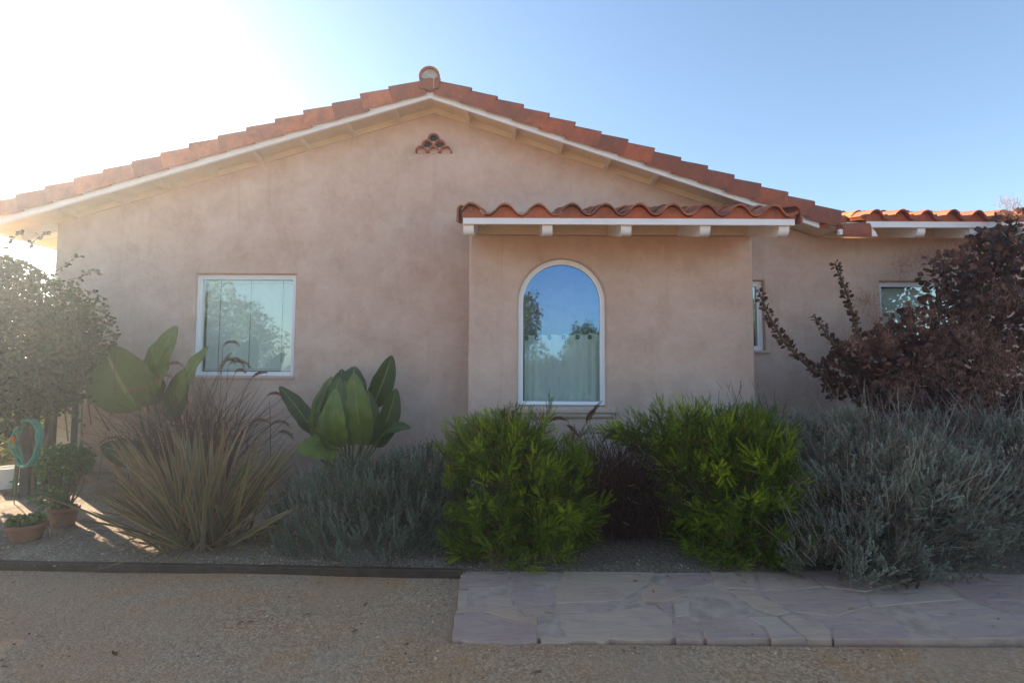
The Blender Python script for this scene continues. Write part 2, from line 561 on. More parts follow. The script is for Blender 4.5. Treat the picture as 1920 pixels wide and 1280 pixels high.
def sprig(levels, per, leaf_len, leaf_w, tilt, taper=0.5, start=0.1, rng=RNG, tip=True):
    V = []
    k = 0
    for i in range(levels):
        z = start + (1 - start) * i / max(1, levels - 1) * 0.92
        L = leaf_len * (1 - taper * i / levels)
        for j in range(per):
            a = k * 2.39996 + rng.normal(0, .25)
            k += 1
            tl = tilt + rng.normal(0, .15)
            d = np.array([math.cos(a) * math.sin(tl), math.sin(a) * math.sin(tl), math.cos(tl)])
            s = np.array([-math.sin(a), math.cos(a), 0.])
            V += diamond(np.array([0, 0, z]), d, s, L, leaf_w)
    # thin stem, two crossed strips
    for s in (np.array([1., 0, 0]), np.array([0, 1., 0])):
        V += [-s * .012, s * .012, s * .008 + np.array([0, 0, .95]), -s * .008 + np.array([0, 0, .95])]
    V = np.array(V)
    return V, np.arange(len(V)).reshape(-1, 4)


def lumpy(n, c, r, seed, rng, amp=0.28, freq=1.7, fill=0.35, zmin=None):
    """points through a lumpy ellipsoid, most near its surface; also the outward direction"""
    d = unit(rng.normal(size=(n, 3)))
    k = np.array([1 + amp * noise.noise(Vector(q) * freq + Vector((seed * 7.3, seed * 1.7, seed))) + amp * .5 * noise.noise(Vector(q) * freq * 2.6 + Vector((seed, 3.1, seed * 5))) for q in d])
    u = rng.random(n)
    rad = np.where(rng.random(n) < fill, u ** .5, 1 - .16 * u ** 2)
    P = np.array(c) + d * np.array(r) * (k * rad)[:, None]
    if zmin is not None:
        keep = P[:, 2] > zmin
        P, d = P[keep], d[keep]
    return P, d


def offset_loop(loop, r):
    """moves a 2-D loop outward by r (loop counter-clockwise)"""
    n = len(loop)
    out = []
    for i in range(n):
        a, b, c = Vector(loop[i - 1]), Vector(loop[i]), Vector(loop[(i + 1) % n])
        e1, e2 = (b - a).normalized(), (c - b).normalized()
        n1, n2 = Vector((e1.y, -e1.x)), Vector((e2.y, -e2.x))
        m = (n1 + n2)
        m = m / max(0.3, (1 + n1.dot(n2)))
        out.append(b + m * r)
    return out


def wall_slab(mb, outer, holes, y0, y_outer, y_hole, r=0.025, steps=4):
    """wall in the XZ plane facing -Y with rounded arrises at the openings and outline; loops counter-clockwise seen from -Y"""
    def band(loop, sgn, yend):
        rings = []
        for k in range(steps + 1):
            a = PI / 2 * k / steps
            off = sgn * r * (1 - math.sin(a))
            rings.append(mb.add([(p.x, y0 + r * (1 - math.cos(a)), p.y) for p in offset_loop(loop, off)]))
        rings.append(mb.add([(p[0], yend, p[1]) for p in loop]))
        n = len(loop)
        for A, B in zip(rings[:-1], rings[1:]):
            for i in range(n):
                j = (i + 1) % n
                mb.face((A + i, A + j, B + j, B + i) if sgn < 0 else (A + j, A + i, B + i, B + j))
        return rings[0], n
    loops, starts = [], []
    for loop, sgn, ye in [(outer, -1, y_outer)] + [(h, 1, y_hole) for h in holes]:
        s, n = band(loop, sgn, ye)
        starts += list(range(s, s + n))
        loops.append([Vector((mb.v[s + i][0], mb.v[s + i][2], 0)) for i in range(n)])
    for t in tessellate_polygon(loops):
        mb.face([starts[i] for i in t])


def rect(x0, x1, z0, z1):
    return [(x0, z0), (x1, z0), (x1, z1), (x0, z1)]


def arch_loop(x0, x1, z0, ztop, n=28):
    R = (x1 - x0) / 2
    cx, cz = (x0 + x1) / 2, ztop - R
    return [(x0, z0), (x1, z0)] + [(cx + R * math.cos(PI * k / n), cz + R * math.sin(PI * k / n)) for k in range(n + 1)]


def frame_ring(mb, loop, w, y0, y1, lip=0.008):
    """window frame: a ring of width w inward of loop, with a small stepped inner lip"""
    n = len(loop)
    l0 = [Vector(p) for p in loop]
    l1 = offset_loop(loop, -w * 0.55)
    l2 = offset_loop(loop, -w)
    rings = []
    for lp, y in ((l0, y1), (l0, y0), (l1, y0), (l1, y0 + lip), (l2, y0 + lip), (l2, y1)):
        rings.append(mb.add([(p[0], y, p[1]) for p in lp]))
    for A, B in zip(rings[:-1], rings[1:]):
        for i in range(n):
            j = (i + 1) % n
            mb.face((A + j, A + i, B + i, B + j))
    return l2


def pane(mb, loop, y):
    mb.prism([(p[0], y, p[1]) for p in loop], (0, 0.004, 0))


# ------------------------------------------------------------------ the house
YW, YB, YN = 6.0, 5.3, 6.02          # gable wall, bay wall, wing wall
RX, RZ = -0.945, 4.478               # ridge and roof-deck underside there
SL, SR = 0.307, 0.338                # slopes left and right of the ridge
YR = 5.65                            # rake overhang
XL, XR = -5.42, 2.50


def under(x):
    return RZ - (SL * (RX - x) if x < RX else SR * (x - RX))


house = empty('stucco_house', (0, YW, 0))
tag(house, 'single storey pink stucco house with a low gable roof of red clay tiles', 'house')

WIN1 = rect(-3.742, -2.562, 1.245, 2.447)
ARCH = arch_loop(0.066, 0.973, 0.952, 2.49)
WIN3 = rect(2.535, 2.987, 1.569, 2.401)
WIN4 = rect(4.364, 5.347, 1.691, 2.396)

mb = MB()
wall_slab(mb, [(XL, -0.2), (XR, -0.2), (XR, under(XR)), (RX, RZ), (XL, under(XL))], [WIN1], YW, 7.2, YW + 0.2, 0.022)
mb.box(XL, XL + 0.2, 7.2, 17, -0.2, under(XL))
gw = mb.build('wall', M['stucco'], house)
gw['label'] = 'mottled pink stucco gable wall with one square window'

mb = MB()
wall_slab(mb, [(-0.453, -0.2), (2.52, -0.2), (2.52, 2.75), (-0.453, 2.75)], [ARCH], YB, YW + 0.75, YB + 0.2, 0.03)
bw = mb.build('wall', M['stucco'], house)
bw['label'] = 'projecting stucco bay wall around the arched window'

mb = MB()
wall_slab(mb, [(XR - 0.5, -0.2), (13, -0.2), (13, 2.93), (3.62, 2.93), (2.5, under(2.5) - 0.003), (XR - 0.5, under(XR - 0.5) - 0.003)], [WIN3, WIN4], YN, YN + 0.2, YN + 0.2, 0.022)
mb.box(12.8, 13, YN + 0.2, 15, -0.2, 2.93)
ww = mb.build('wall', M['stucco'], house)
ww['label'] = 'recessed stucco wing wall with two small windows behind the purple bush'

mb = MB()
mb.box(XL + 0.03, -0.46, YW - 0.012, YW + 0.1, -0.2, 0.14)
mb.build('base_screed', M['soil'], house)


# ---- windows
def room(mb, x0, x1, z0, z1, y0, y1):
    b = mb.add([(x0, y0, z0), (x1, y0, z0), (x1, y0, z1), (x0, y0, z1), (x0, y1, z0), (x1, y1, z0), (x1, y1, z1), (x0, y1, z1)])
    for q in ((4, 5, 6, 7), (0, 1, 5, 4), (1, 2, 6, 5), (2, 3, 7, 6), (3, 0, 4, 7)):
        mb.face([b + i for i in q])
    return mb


def blind_mesh(x0, x1, z0, z1, y, tilt=1.3, pitch=0.024):
    mb = MB()
    z = z1 - 0.012
    mb.box(x0, x1, y - 0.02, y + 0.02, z1 - 0.03, z1)
    w = 0.0275
    z = z1 - 0.04
    while z > z0 + 0.02:
        dy, dz = math.cos(tilt) * w / 2, math.sin(tilt) * w / 2
        j = random.uniform(-0.0015, 0.0015)
        mb.prism([(x0, y - dy, z - dz + j), (x0, y + dy, z + dz + j), (x0, y + dy + 0.001, z + dz + j - 0.0006), (x0, y - dy + 0.001, z - dz + j - 0.0006)], (x1 - x0, 0, 0))
        z -= pitch
    mb.box(x0, x1, y - 0.014, y + 0.014, z0 + 0.004, z0 + 0.02)
    return mb


def make_window(loop, yw, label, w=0.052, recess=0.045, glass='glass'):
    mb = MB()
    inner = frame_ring(mb, loop, w, yw + recess, yw + recess + 0.07)
    win = mb.build('window', M['vinyl'], house)
    win['label'] = label
    p = MB()
    pane(p, inner, yw + recess + 0.03)
    p.build('pane', M[glass], win)
    return win


win = make_window(WIN1, YW, 'square white window with a closed blind')
x0, x1, z0, z1 = -3.68, -2.622, 1.305, 2.39
blind_mesh(x0, x1, z0, z1, YW + 0.15).build('blind', M['blind'], win)
for cx in (-3.51, -3.145, -2.76):
    c = MB()
    c.tube([(cx, YW + 0.128, z1), (cx - 0.004, YW + 0.128, z0 + 0.03 + (0.0 if cx < -3 else 0.08))], 0.0032, 6)
    c.build('cord', M['cord'], win)
mb = MB()
mb.prism([(-3.765, YW - 0.016, 1.215), (-3.765, YW - 0.016, 1.237), (-3.765, YW + 0.05, 1.252), (-3.765, YW + 0.05, 1.215)], (1.225, 0, 0))
mb.build('sill', M['stucco'], win, bevel=0.005)
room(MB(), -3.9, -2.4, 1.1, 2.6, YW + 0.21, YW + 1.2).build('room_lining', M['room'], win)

win = make_window(ARCH, YB, 'arched white window with a half height curtain', 0.05, 0.05, 'glass_dark')
# cafe curtain, wavy, with dark eyelets on a rod
ytop = 1.695
cols, rows = 90, 10
V, F = [], []
for r in range(rows + 1):
    z = 0.985 + (ytop - 0.985) * r / rows
    for c in range(cols + 1):
        u = c / cols
        x = 0.135 + 0.80 * u
        y = YB + 0.17 + 0.010 * math.sin(u * 37) * (0.5 + 0.5 * r / rows) + 0.005 * math.sin(u * 71 + 1)
        V.append((x, y, z + (0.006 * math.sin(u * 37) + 0.02 * u if r == rows else 0)))
for r in range(rows):
    for c in range(cols):
        a = r * (cols + 1) + c
        F.append((a, a + 1, a + cols + 2, a + cols + 1))
cur = np_mesh('curtain', V, F, M['curtain'], win, True, tint=np.zeros(len(V)))
for gx in (0.155, 0.262, 0.40, 0.55, 0.70, 0.83):
    g = MB()
    pts = [(gx + 0.013 * math.cos(a), YB + 0.148, ytop - 0.03 + 0.02 * gx + 0.017 * math.sin(a)) for a in [2 * PI * k / 14 for k in range(15)]]
    g.tube(pts, 0.009, 6, False)
    g.build('eyelet', M['dark'], cur)
mb = MB()
mb.prism([(-0.03, YB - 0.045, 0.885), (-0.03, YB - 0.052, 0.90), (-0.03, YB - 0.052, 0.937), (-0.03, YB + 0.05, 0.957), (-0.03, YB + 0.05, 0.885)], (1.095, 0, 0))
mb.prism([(0.0, YB - 0.018, 0.835), (0.0, YB - 0.034, 0.862), (0.0, YB - 0.034, 0.886), (0.0, YB + 0.03, 0.886), (0.0, YB + 0.03, 0.835)], (1.035, 0, 0))
mb.build('sill', M['stucco'], win, bevel=0.008)
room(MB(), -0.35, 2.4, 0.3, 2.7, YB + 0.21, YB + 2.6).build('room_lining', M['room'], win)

win = make_window(WIN3, YN, 'narrow window half hidden behind the bay corner', 0.058, 0.065)
mb = MB()
mb.box(2.525, 3.03, YN - 0.03, YN + 0.05, 1.537, 1.569)
mb.build('sill', M['stucco'], win, bevel=0.006)
mb = MB()
mb.box(2.73, 2.775, YN + 0.08, YN + 0.115, 1.628, 2.342)
mb.build('mullion', M['vinyl'], win)
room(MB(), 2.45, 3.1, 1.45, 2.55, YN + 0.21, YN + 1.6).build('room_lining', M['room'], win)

win = make_window(WIN4, YN, 'wing window with a blind seen through purple leaves', 0.052, 0.055)
blind_mesh(4.425, 5.287, 1.75, 2.335, YN + 0.17).build('blind', M['blind'], win)
mb = MB()
mb.box(4.335, 5.375, YN - 0.03, YN + 0.05, 1.658, 1.691)
mb.build('sill', M['stucco'], win, bevel=0.006)
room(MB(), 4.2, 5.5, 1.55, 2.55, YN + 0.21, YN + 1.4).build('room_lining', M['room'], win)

# ---- gable vent: six half-round clay tiles in a pyramid
for row, (cnt, zz) in enumerate(((3, 3.917), (2, 3.992), (1, 4.067))):
    for i in range(cnt):
        cx = RX + (i - (cnt - 1) / 2) * 0.146
        v = MB()
        v.cur = random.random()
        n = 12
        ro, ri = 0.0725, 0.056
        A = [(cx + ro * math.cos(PI * k / n), zz + 0.077 * math.sin(PI * k / n)) for k in range(n + 1)]
        B = [(cx + ri * math.cos(PI * k / n), zz + 0.061 * math.sin(PI * k / n)) for k in range(n, -1, -1)]
        v.prism([(p[0], YW - 0.055, p[1]) for p in A + B], (0, 0.055, 0))
        vt = v.build('vent_tile', M['tile'], house)
        f = MB()
        f.prism([(p[0], YW - 0.007, p[1]) for p in B], (0, 0.004, 0))
        f.build('vent_mouth', M['stucco'] if row == 0 else M['vent_shade'], vt)  # upper mouths are near-black plates, painting in the shade of the open tiles


# ---- clay tile fields
def s_height(u, A=0.062, B=0.034):
    u = u % 1.0
    return A * math.sin(PI * u / 0.58) ** 0.8 if u < 0.58 else -B * max(0.0, math.sin(PI * (u - 0.58) / 0.42)) ** 0.9


def tile_field(mb, O, U, V, N, width, length, period=0.262, expo=0.30, thick=0.016, ns=14, tints=(0.0, 1.0)):
    """rows of S tiles: O eave corner, U along the eave, V up the slope, N normal"""
    O, U, V, N = Vector(O), Vector(U).normalized(), Vector(V).normalized(), Vector(N).normalized()
    nc, nr = max(1, int(round(width / period))), max(1, int(math.ceil(length / expo)))
    period = width / nc
    for r in range(nr):
        v0, v1 = r * expo - 0.0, min(length, (r + 1) * expo + 0.06)
        for c in range(nc):
            mb.cur = random.uniform(*tints)
            jo = random.uniform(-0.012, 0.010)
            jn = random.uniform(-0.005, 0.005)
            top0, top1, bot0 = [], [], []
            for i in range(ns + 1):
                u = i / ns
                h = s_height(u)
                w = (c + u) * period
                top0.append(O + U * w + V * (v0 + jo) + N * (h + 0.022 + thick + jn))
                bot0.append(O + U * w + V * (v0 + jo) + N * (h + 0.022 + jn))
                top1.append(O + U * w + V * v1 + N * (h + thick + jn - 0.004))
            a, b, d = mb.add(top0), mb.add(top1), mb.add(bot0)
            e = mb.add([p + V * 0.12 for p in bot0])
            for i in range(ns):
                mb.face((a + i, a + i + 1, b + i + 1, b + i))
                mb.face((d + i, d + i + 1, a + i + 1, a + i))
                mb.face((d + i + 1, d + i, e + i, e + i + 1))


def rake_tiles(mb, P0, D, y_front, count, expo, h_lo=0.19, first=0.0, tints=None, seed=1):
    """barrel rake tiles laid down a rake from its top: P0 top point (x,z) on the deck, D unit direction (x,z) down the slope"""
    rnd = random.Random(seed)
    D = Vector((D[0], D[1]))
    Nn = Vector((-D.y, D.x))
    if Nn.y < 0:
        Nn = -Nn
    prof_n = 10

    def ring(sc, lift):
        o, i_ = [], []
        H = h_lo * sc
        rr = 0.092 * sc
        for k, (lst, inset) in enumerate(((o, 0.0), (i_, 0.016))):
            R2 = rr - inset
            lst.append((y_front + inset, -0.034 + lift))
            lst.append((y_front + inset, H - rr + lift))
            for q in range(1, prof_n):
                a = PI - PI * q / prof_n
                lst.append((y_front + rr + R2 * math.cos(a), H - rr + R2 * math.sin(a) + lift))
            lst.append((y_front + 2 * rr - inset, H - rr - 0.04 + lift))
        return o, i_
    for k in range(count):
        mb.cur = rnd.choice(tints) if tints else rnd.random()
        s1 = first + (k + 1) * expo
        s0 = s1 - expo - 0.06
        (oA, iA), (oB, iB) = ring(0.88, -0.010), ring(1.0, 0.014)
        jit = rnd.uniform(-0.006, 0.007)
        tilt_ = rnd.uniform(-0.012, 0.024)

        def pt(q, s):
            p = Vector(P0) + D * s + Nn * (q[1] + jit + tilt_ * (s - s0))
            return (p.x, q[0] - (0.006 if s == s1 else 0), p.y)
        n = len(oA)
        a, b = mb.add([pt(q, s0) for q in oA]), mb.add([pt(q, s1) for q in oB])
        c, d = mb.add([pt(q, s1) for q in iB]), mb.add([pt(q, s1 - 0.1) for q in iB])
        for i in range(n - 1):
            mb.face((a + i, a + i + 1, b + i + 1, b + i))
            mb.face((b + i, b + i + 1, c + i + 1, c + i))
            mb.face((c + i, c + i + 1, d + i + 1, d + i))


ROOF_BACK = 17.0
DECK = 0.055
dl = Vector((-1, -SL)).normalized()
dr = Vector((1, -SR)).normalized()
EX_L, EX_R = -6.05, 3.66            # eaves of the main roof

mb = MB()                            # left slope
mb.cur = 0.4
mb.prism([(RX, YR + 0.03, RZ), (EX_L, YR + 0.03, under(EX_L)), (EX_L, YR + 0.03, under(EX_L) + DECK), (RX, YR + 0.03, RZ + DECK)], (0, ROOF_BACK - YR, 0))
deck_l = mb.build('soffit', M['cream'], house)
mb = MB()
mb.prism([(RX, YR + 0.03, RZ), (RX, YR + 0.03, RZ + DECK), (EX_R, YR + 0.03, under(EX_R) + DECK), (EX_R, YR + 0.03, under(EX_R))], (0, ROOF_BACK - YR, 0))
deck_r = mb.build('soffit', M['cream'], house)

mb = MB()
L = math.hypot(RX - EX_L, RZ - under(EX_L))
tile_field(mb, (EX_L, ROOF_BACK, under(EX_L) + DECK), (0, -1, 0), (-dl.x, 0, -dl.y), (-SL, 0, 1), ROOF_BACK - YR - 0.16, L, ns=6)
rake_tiles(mb, (RX, RZ + 0.02), dl, YR - 0.035, 15, 0.3335, first=0.11, tints=[0.75, 0.8, 0.6, 0.7, 0.25, 0.9], seed=5)
roof_l = mb.build('roof', M['tile'], house, smooth=50)
roof_l['label'] = 'left slope of stepped red clay tiles'
mb = MB()
L = math.hypot(EX_R - RX, RZ - under(EX_R))
tile_field(mb, (EX_R, YR + 0.16, under(EX_R) + DECK), (0, 1, 0), (-dr.x, 0, -dr.y), (SR, 0, 1), ROOF_BACK - YR - 0.16, L, ns=6)
rake_tiles(mb, (RX, RZ + 0.02), dr, YR - 0.035, 15, 0.314, first=0.12, tints=[0.15, 0.3, 0.35, 0.6, 0.5, 0.2], seed=8)
roof_r = mb.build('roof', M['tile'], house, smooth=50)
roof_r['label'] = 'right slope of darker stepped clay tiles'

# ridge tiles running back, with a mortared mouth at the gable
mb = MB()
for k in range(28):
    mb.cur = random.random()
    y0, y1 = 5.58 + k * 0.4, 5.58 + (k + 1) * 0.4 + 0.05
    n = 12
    lo, hi = [], []
    for q in range(n + 1):
        a = -0.25 + (PI + 0.5) * q / n
        lo.append((RX + 0.118 * math.cos(a), y0, 4.63 + 0.118 * math.sin(a)))
        hi.append((RX + 0.105 * math.cos(a), y1, 4.622 + 0.105 * math.sin(a)))
    li = [(RX + (p[0] - RX) * 0.82, y0, 4.63 + (p[2] - 4.63) * 0.82) for p in lo]
    ld = [(p[0], y0 + 0.12, p[2]) for p in li]
    a, b, c, d = mb.add(lo), mb.add(hi), mb.add(li), mb.add(ld)
    for q in range(n):
        mb.face((a + q, a + q + 1, b + q + 1, b + q))
        mb.face((a + q + 1, a + q, c + q, c + q + 1))
        mb.face((c + q + 1, c + q, d + q, d + q + 1))
ridge = mb.build('ridge_tiles', M['tile'], house, smooth=50)
mb = MB()
mb.prism([(RX + 0.096 * math.cos(a), 5.615, 4.63 + 0.096 * math.sin(a)) for a in [PI * k / 12 for k in range(13)]] + [(RX - 0.08, 5.615, 4.58), (RX + 0.08, 5.615, 4.58)], (0, 0.06, 0))
mb.build('mortar_plug', M['mortar'], ridge)
mb = MB()                            # apex piece that closes the two rakes
mb.cur = 0.2
mb.prism([(RX - 0.115, 5.595, 4.635), (RX - 0.10, 5.595, 4.50), (RX, 5.595, 4.475), (RX + 0.10, 5.595, 4.50), (RX + 0.115, 5.595, 4.635), (RX + 0.06, 5.595, 4.60), (RX, 5.595, 4.612), (RX - 0.06, 5.595, 4.60)], (0, 0.06, 0))
mb.build('apex_tile', M['tile'], ridge, bevel=0.006)
mb = MB()
mb.tube([(RX + 0.052, 5.588, 4.61), (RX + 0.05, 5.587, 4.56), (RX + 0.053, 5.588, 4.49)], [0.007, 0.004, 0.005], 6)
mb.build('mortar_drip', M['mortar'], ridge)

# barge boards and outlookers under the rake
for s, ex, sl, nm in ((-1, EX_L, SL, 'l'), (1, 3.44, SR, 'r')):
    mb = MB()
    zb = lambda x: 4.412 - sl * abs(x - RX)
    poly = [(RX, YR, 4.412), (ex, YR, zb(ex)), (ex, YR, zb(ex) + 0.078), (RX, YR, 4.49)]
    mb.prism(poly, (0, 0.03, 0))
    mb.build('barge_board', M['white'], house, bevel=0.003)
    k = 0
    x = RX + s * 0.42
    while (x > XL + 0.2) if s < 0 else (x < XR - 0.3):
        o = MB()
        a = math.atan(sl) * (-s)
        zc = under(x) - 0.035
        pts = []
        for dx, dz in ((-0.022, -0.034), (0.022, -0.034), (0.022, 0.034), (-0.022, 0.034)):
            pts.append((x + dx * math.cos(a) - dz * math.sin(a), YR + 0.031, zc + dx * math.sin(a) + dz * math.cos(a)))
        o.prism(pts, (0, YW - YR - 0.03, 0))
        o.build('outlooker', M['cream'], house)
        x += s * 0.545
    # frieze board along the wall top, under the deck
    f = MB()
    e2 = XL if s < 0 else XR
    f.prism([(RX, YW - 0.022, RZ - 0.07), (e2, YW - 0.022, under(e2) - 0.07), (e2, YW - 0.022, under(e2)), (RX, YW - 0.022, RZ)], (0, 0.021, 0))
    f.build('frieze_board', M['cream'], house)


def tail_profile(y0, y1, z_bot0, slope, depth, front=0.05):
    """side view (y,z) of a rafter tail with a rounded nose, running up the slope from y0 to y1"""
    pts = []
    R = depth * 0.75
    for k in range(7):
        a = PI / 2 * k / 6
        pts.append((y0 + R - R * math.sin(a), z_bot0 + R - R * math.cos(a) + slope * (R - R * math.sin(a)) * 0.0))
    pts = [(p[0], p[1] + slope * (p[0] - y0)) for p in pts]
    return [(y1, z_bot0 + slope * (y1 - y0))] + pts + [(y0, z_bot0 + depth), (y1, z_bot0 + depth + slope * (y1 - y0))]


# left eave rafter tails (run along X) and eave fascia
k = 0
for yy in (6.06, 6.7, 7.3, 8.0, 8.7):
    mb = MB()
    prof = tail_profile(-5.90, XL, under(-5.90) - 0.13, SL, 0.13)
    prof = [(-p[0], p[1]) for p in prof]
    pr = tail_profile(0, 0.48, under(-5.90) - 0.13, SL, 0.13)
    mb.prism([(-5.90 + p[0], yy, p[1]) for p in pr], (0, 0.09, 0))
    mb.build('rafter_tail', M['white'], house, bevel=0.004)
mb = MB()
mb.box(EX_L - 0.02, EX_L, YR + 0.031, ROOF_BACK, under(EX_L) - 0.02, under(EX_L) + 0.06)
mb.build('fascia', M['white'], house)

# ---- bay roof
BS = 0.29
YE = 4.6
BX0, BX1 = -0.453, 2.577
mb = MB()
mb.prism([(BX0, YE + 0.02, 2.66), (BX0, YW - 0.002, 2.66 + BS * (YW - YE - 0.02)), (BX0, YW - 0.002, 2.71 + BS * (YW - YE - 0.02)), (BX0, YE + 0.02, 2.71)], (BX1 - BX0, 0, 0))
mb.build('soffit', M['cream'], house)
mb = MB()
mb.box(BX0, BX1, YE - 0.005, YE + 0.02, 2.648, 2.706)
mb.build('fascia', M['white'], house, bevel=0.003)
for i in range(5):
    xc = -0.403 + i * 0.725
    pr = tail_profile(YE + 0.03, YB + 0.0, 2.545, BS, 0.115)
    mb = MB()
    mb.prism([(xc - 0.046, p[0], p[1]) for p in pr], (0.092, 0, 0))
    mb.build('rafter_tail', M['white'], house, bevel=0.004)
for i in range(4):                   # blocking between the rafters at the wall
    a = -0.403 + i * 0.725 + 0.048
    mb = MB()
    mb.box(a, a + 0.629, YB - 0.03, YB - 0.002, 2.74, 2.862)
    mb.build('blocking', M['cream'], house)
mb = MB()
tile_field(mb, (BX0 - 0.01, YE - 0.03, 2.735), (1, 0, 0), (0, 1, BS), (0, -BS, 1), BX1 - BX0 + 0.02, 1.42, period=0.303, expo=0.30)
for xs, sg in ((BX0 - 0.012, -1), (BX1 + 0.012, 1)):     # curved rake tiles down both ends
    for r in range(5):
        mb.cur = random.uniform(0.1, 0.5)
        y0, y1 = YE - 0.03 + r * 0.3, YE - 0.03 + r * 0.3 + 0.36
        q0 = []
        for t in (0, .25, .5, .75, 1):
            a = PI / 2 * t
            q0.append((xs + sg * (0.045 * math.sin(a)), 2.808 - 0.05 * (1 - math.cos(a)) - (0.0 if t < 1 else 0.11)))
        ring = lambda y, l, ins: [(p[0] - sg * ins, y, p[1] + BS * (y - YE + 0.03) + l - ins * 0.5) for p in q0]
        a, b, c = mb.add(ring(y0, 0.012, 0)), mb.add(ring(y1, 0, 0)), mb.add(ring(y0, 0.012, 0.016))
        d = mb.add(ring(y1, 0, 0.016))
        for i in range(4):
            mb.face((a + i, a + i + 1, b + i + 1, b + i))
            mb.face((a + i, a + i + 1, c + i + 1, c + i))
            mb.face((c + i, c + i + 1, d + i + 1, d + i))
roof_b = mb.build('roof', M['tile'], house, smooth=50)
roof_b['label'] = 'small tiled lean-to roof with a wavy edge over the bay'


def closure(x0, x1, y, z0, nper, parent, normal_rise):
    """clay bird stop filling the waves above the fascia"""
    mb = MB()
    mb.cur = 0.62
    per = (x1 - x0) / nper
    n = nper * 10
    lo = mb.add([(x0 + (x1 - x0) * i / n, y, z0) for i in range(n + 1)])
    hi = mb.add([(x0 + (x1 - x0) * i / n, y, z0 + normal_rise + s_height(i / 10.0)) for i in range(n + 1)])
    bk = mb.add([(x0 + (x1 - x0) * i / n, y + 0.03, z0 + normal_rise + s_height(i / 10.0)) for i in range(n + 1)])
    for i in range(n):
        mb.face((lo + i, lo + i + 1, hi + i + 1, hi + i))
        mb.face((hi + i, hi + i + 1, bk + i + 1, bk + i))
    mb.build('eave_closure', M['tile'], parent)


closure(BX0 - 0.01, BX1 + 0.01, YE + 0.0, 2.7065, 10, house, 0.048)
mb = MB()
mb.prism([(BX0 + 0.02, YW - 0.06, 3.145), (BX0 + 0.02, YW - 0.004, 3.20), (BX0 + 0.02, YW - 0.004, 3.208), (BX0 + 0.02, YW - 0.068, 3.15)], (BX1 - BX0 - 0.1, 0, 0))
mb.build('flashing', M['metal'], house)

# ---- wing roof
WX0, WX1 = 3.868, 13.2
WE = 5.5
WS = 0.29
mb = MB()
zd = lambda y: 2.909 + WS * (y - WE - 0.03)
mb.prism([(3.67, WE + 0.03, zd(WE + .03)), (3.67, 12.0, zd(12)), (3.67, 12.0, zd(12) + 0.05), (3.67, WE + 0.03, zd(WE + .03) + 0.05)], (WX1 - 3.67, 0, 0))
mb.prism([(3.67, 12.02, zd(12) - .02), (3.67, 17, 3.1), (3.67, 17, 3.16), (3.67, 12.02, zd(12) + .04)], (WX1 - 3.67, 0, 0))
mb.build('soffit', M['cream'], house)
mb = MB()
mb.box(WX0, WX1, WE, WE + 0.026, 2.895, 2.961)
mb.build('fascia', M['white'], house, bevel=0.003)
mb = MB()
mb.prism([(3.56, WE - 0.01, 2.812), (3.97, WE - 0.01, 2.797), (3.945, WE - 0.01, 2.858), (3.56, WE - 0.01, 2.868)], (0, 0.03, 0))
mb.build('fascia', M['white'], house, bevel=0.003)
xc = 3.915
while xc < WX1 - 0.2:
    pr = tail_profile(WE + 0.028, YN - 0.002, 2.79, WS, 0.113)
    mb = MB()
    mb.prism([(xc - 0.042, p[0], p[1]) for p in pr], (0.084, 0, 0))
    mb.build('rafter_tail', M['white'], house, bevel=0.004)
    xc += 0.57
mb = MB()
mb.box(3.67, WX1, YN - 0.025, YN - 0.002, 2.925, 3.03)
mb.build('blocking', M['cream'], house)
mb = MB()
wn = int(round((WX1 - WX0) / 0.275))
tile_field(mb, (WX0, WE - 0.033, 2.982), (1, 0, 0), (0, 1, WS), (0, -WS, 1), WX1 - WX0, 6.6, period=0.275, tints=(0.35, 1.0))
for (x0, x1, y, z, r_, tn) in ((3.60, 3.90, WE - 0.05, 2.835, 0.11, 0.35), (3.46, 3.74, WE + 0.16, 2.985, 0.095, 0.7), (3.62, 3.90, WE + 0.3, 3.03, 0.095, 0.85)):
    mb.cur = tn
    n = 12
    A = [(x0, y + r_ * math.cos(a) * 0.8 + r_, z + r_ * math.sin(a)) for a in [PI * (1.15 - 0.9 * k / n) for k in range(n + 1)]]
    a = mb.add(A)
    b = mb.add([(x1, p[1] + (p[1] - y) * 0.05, p[2] + (0.03 if p[2] > z else 0.0)) for p in A])
    for i in range(n):
        mb.face((a + i, a + i + 1, b + i + 1, b + i))
    mb.face([a + i for i in range(n + 1)])
roof_w = mb.build('roof', M['tile'], house, smooth=50)
roof_w['label'] = 'sunlit tiled wing roof behind the purple bush'
closure(WX0, WX1, WE + 0.005, 2.9615, wn, house, 0.046)

# ------------------------------------------------------------------ ground
def bed_z(x, y):
    t = min(1.0, max(0.0, (y - 3.3) / 2.2))
    return 0.030 + 0.080 * t + 0.018 * noise.noise(Vector((x * 1.3, y * 1.3, 2.0))) + 0.007 * noise.noise(Vector((x * 6, y * 6, 5.0)))


def grid_mesh(name, xs, ys, zf, mat):
    V = [(x, y, zf(x, y)) for y in ys for x in xs]
    n = len(xs)
    F = [(j * n + i, j * n + i + 1, (j + 1) * n + i + 1, (j + 1) * n + i) for j in range(len(ys) - 1) for i in range(n - 1)]
    return np_mesh(name, V, F, mat, None, True)


def spaced(a, b, fine0, fine1, step, coarse):
    xs = [a]
    while xs[-1] < b:
        xs.append(xs[-1] + (step if fine0 <= xs[-1] <= fine1 else coarse))
    return xs


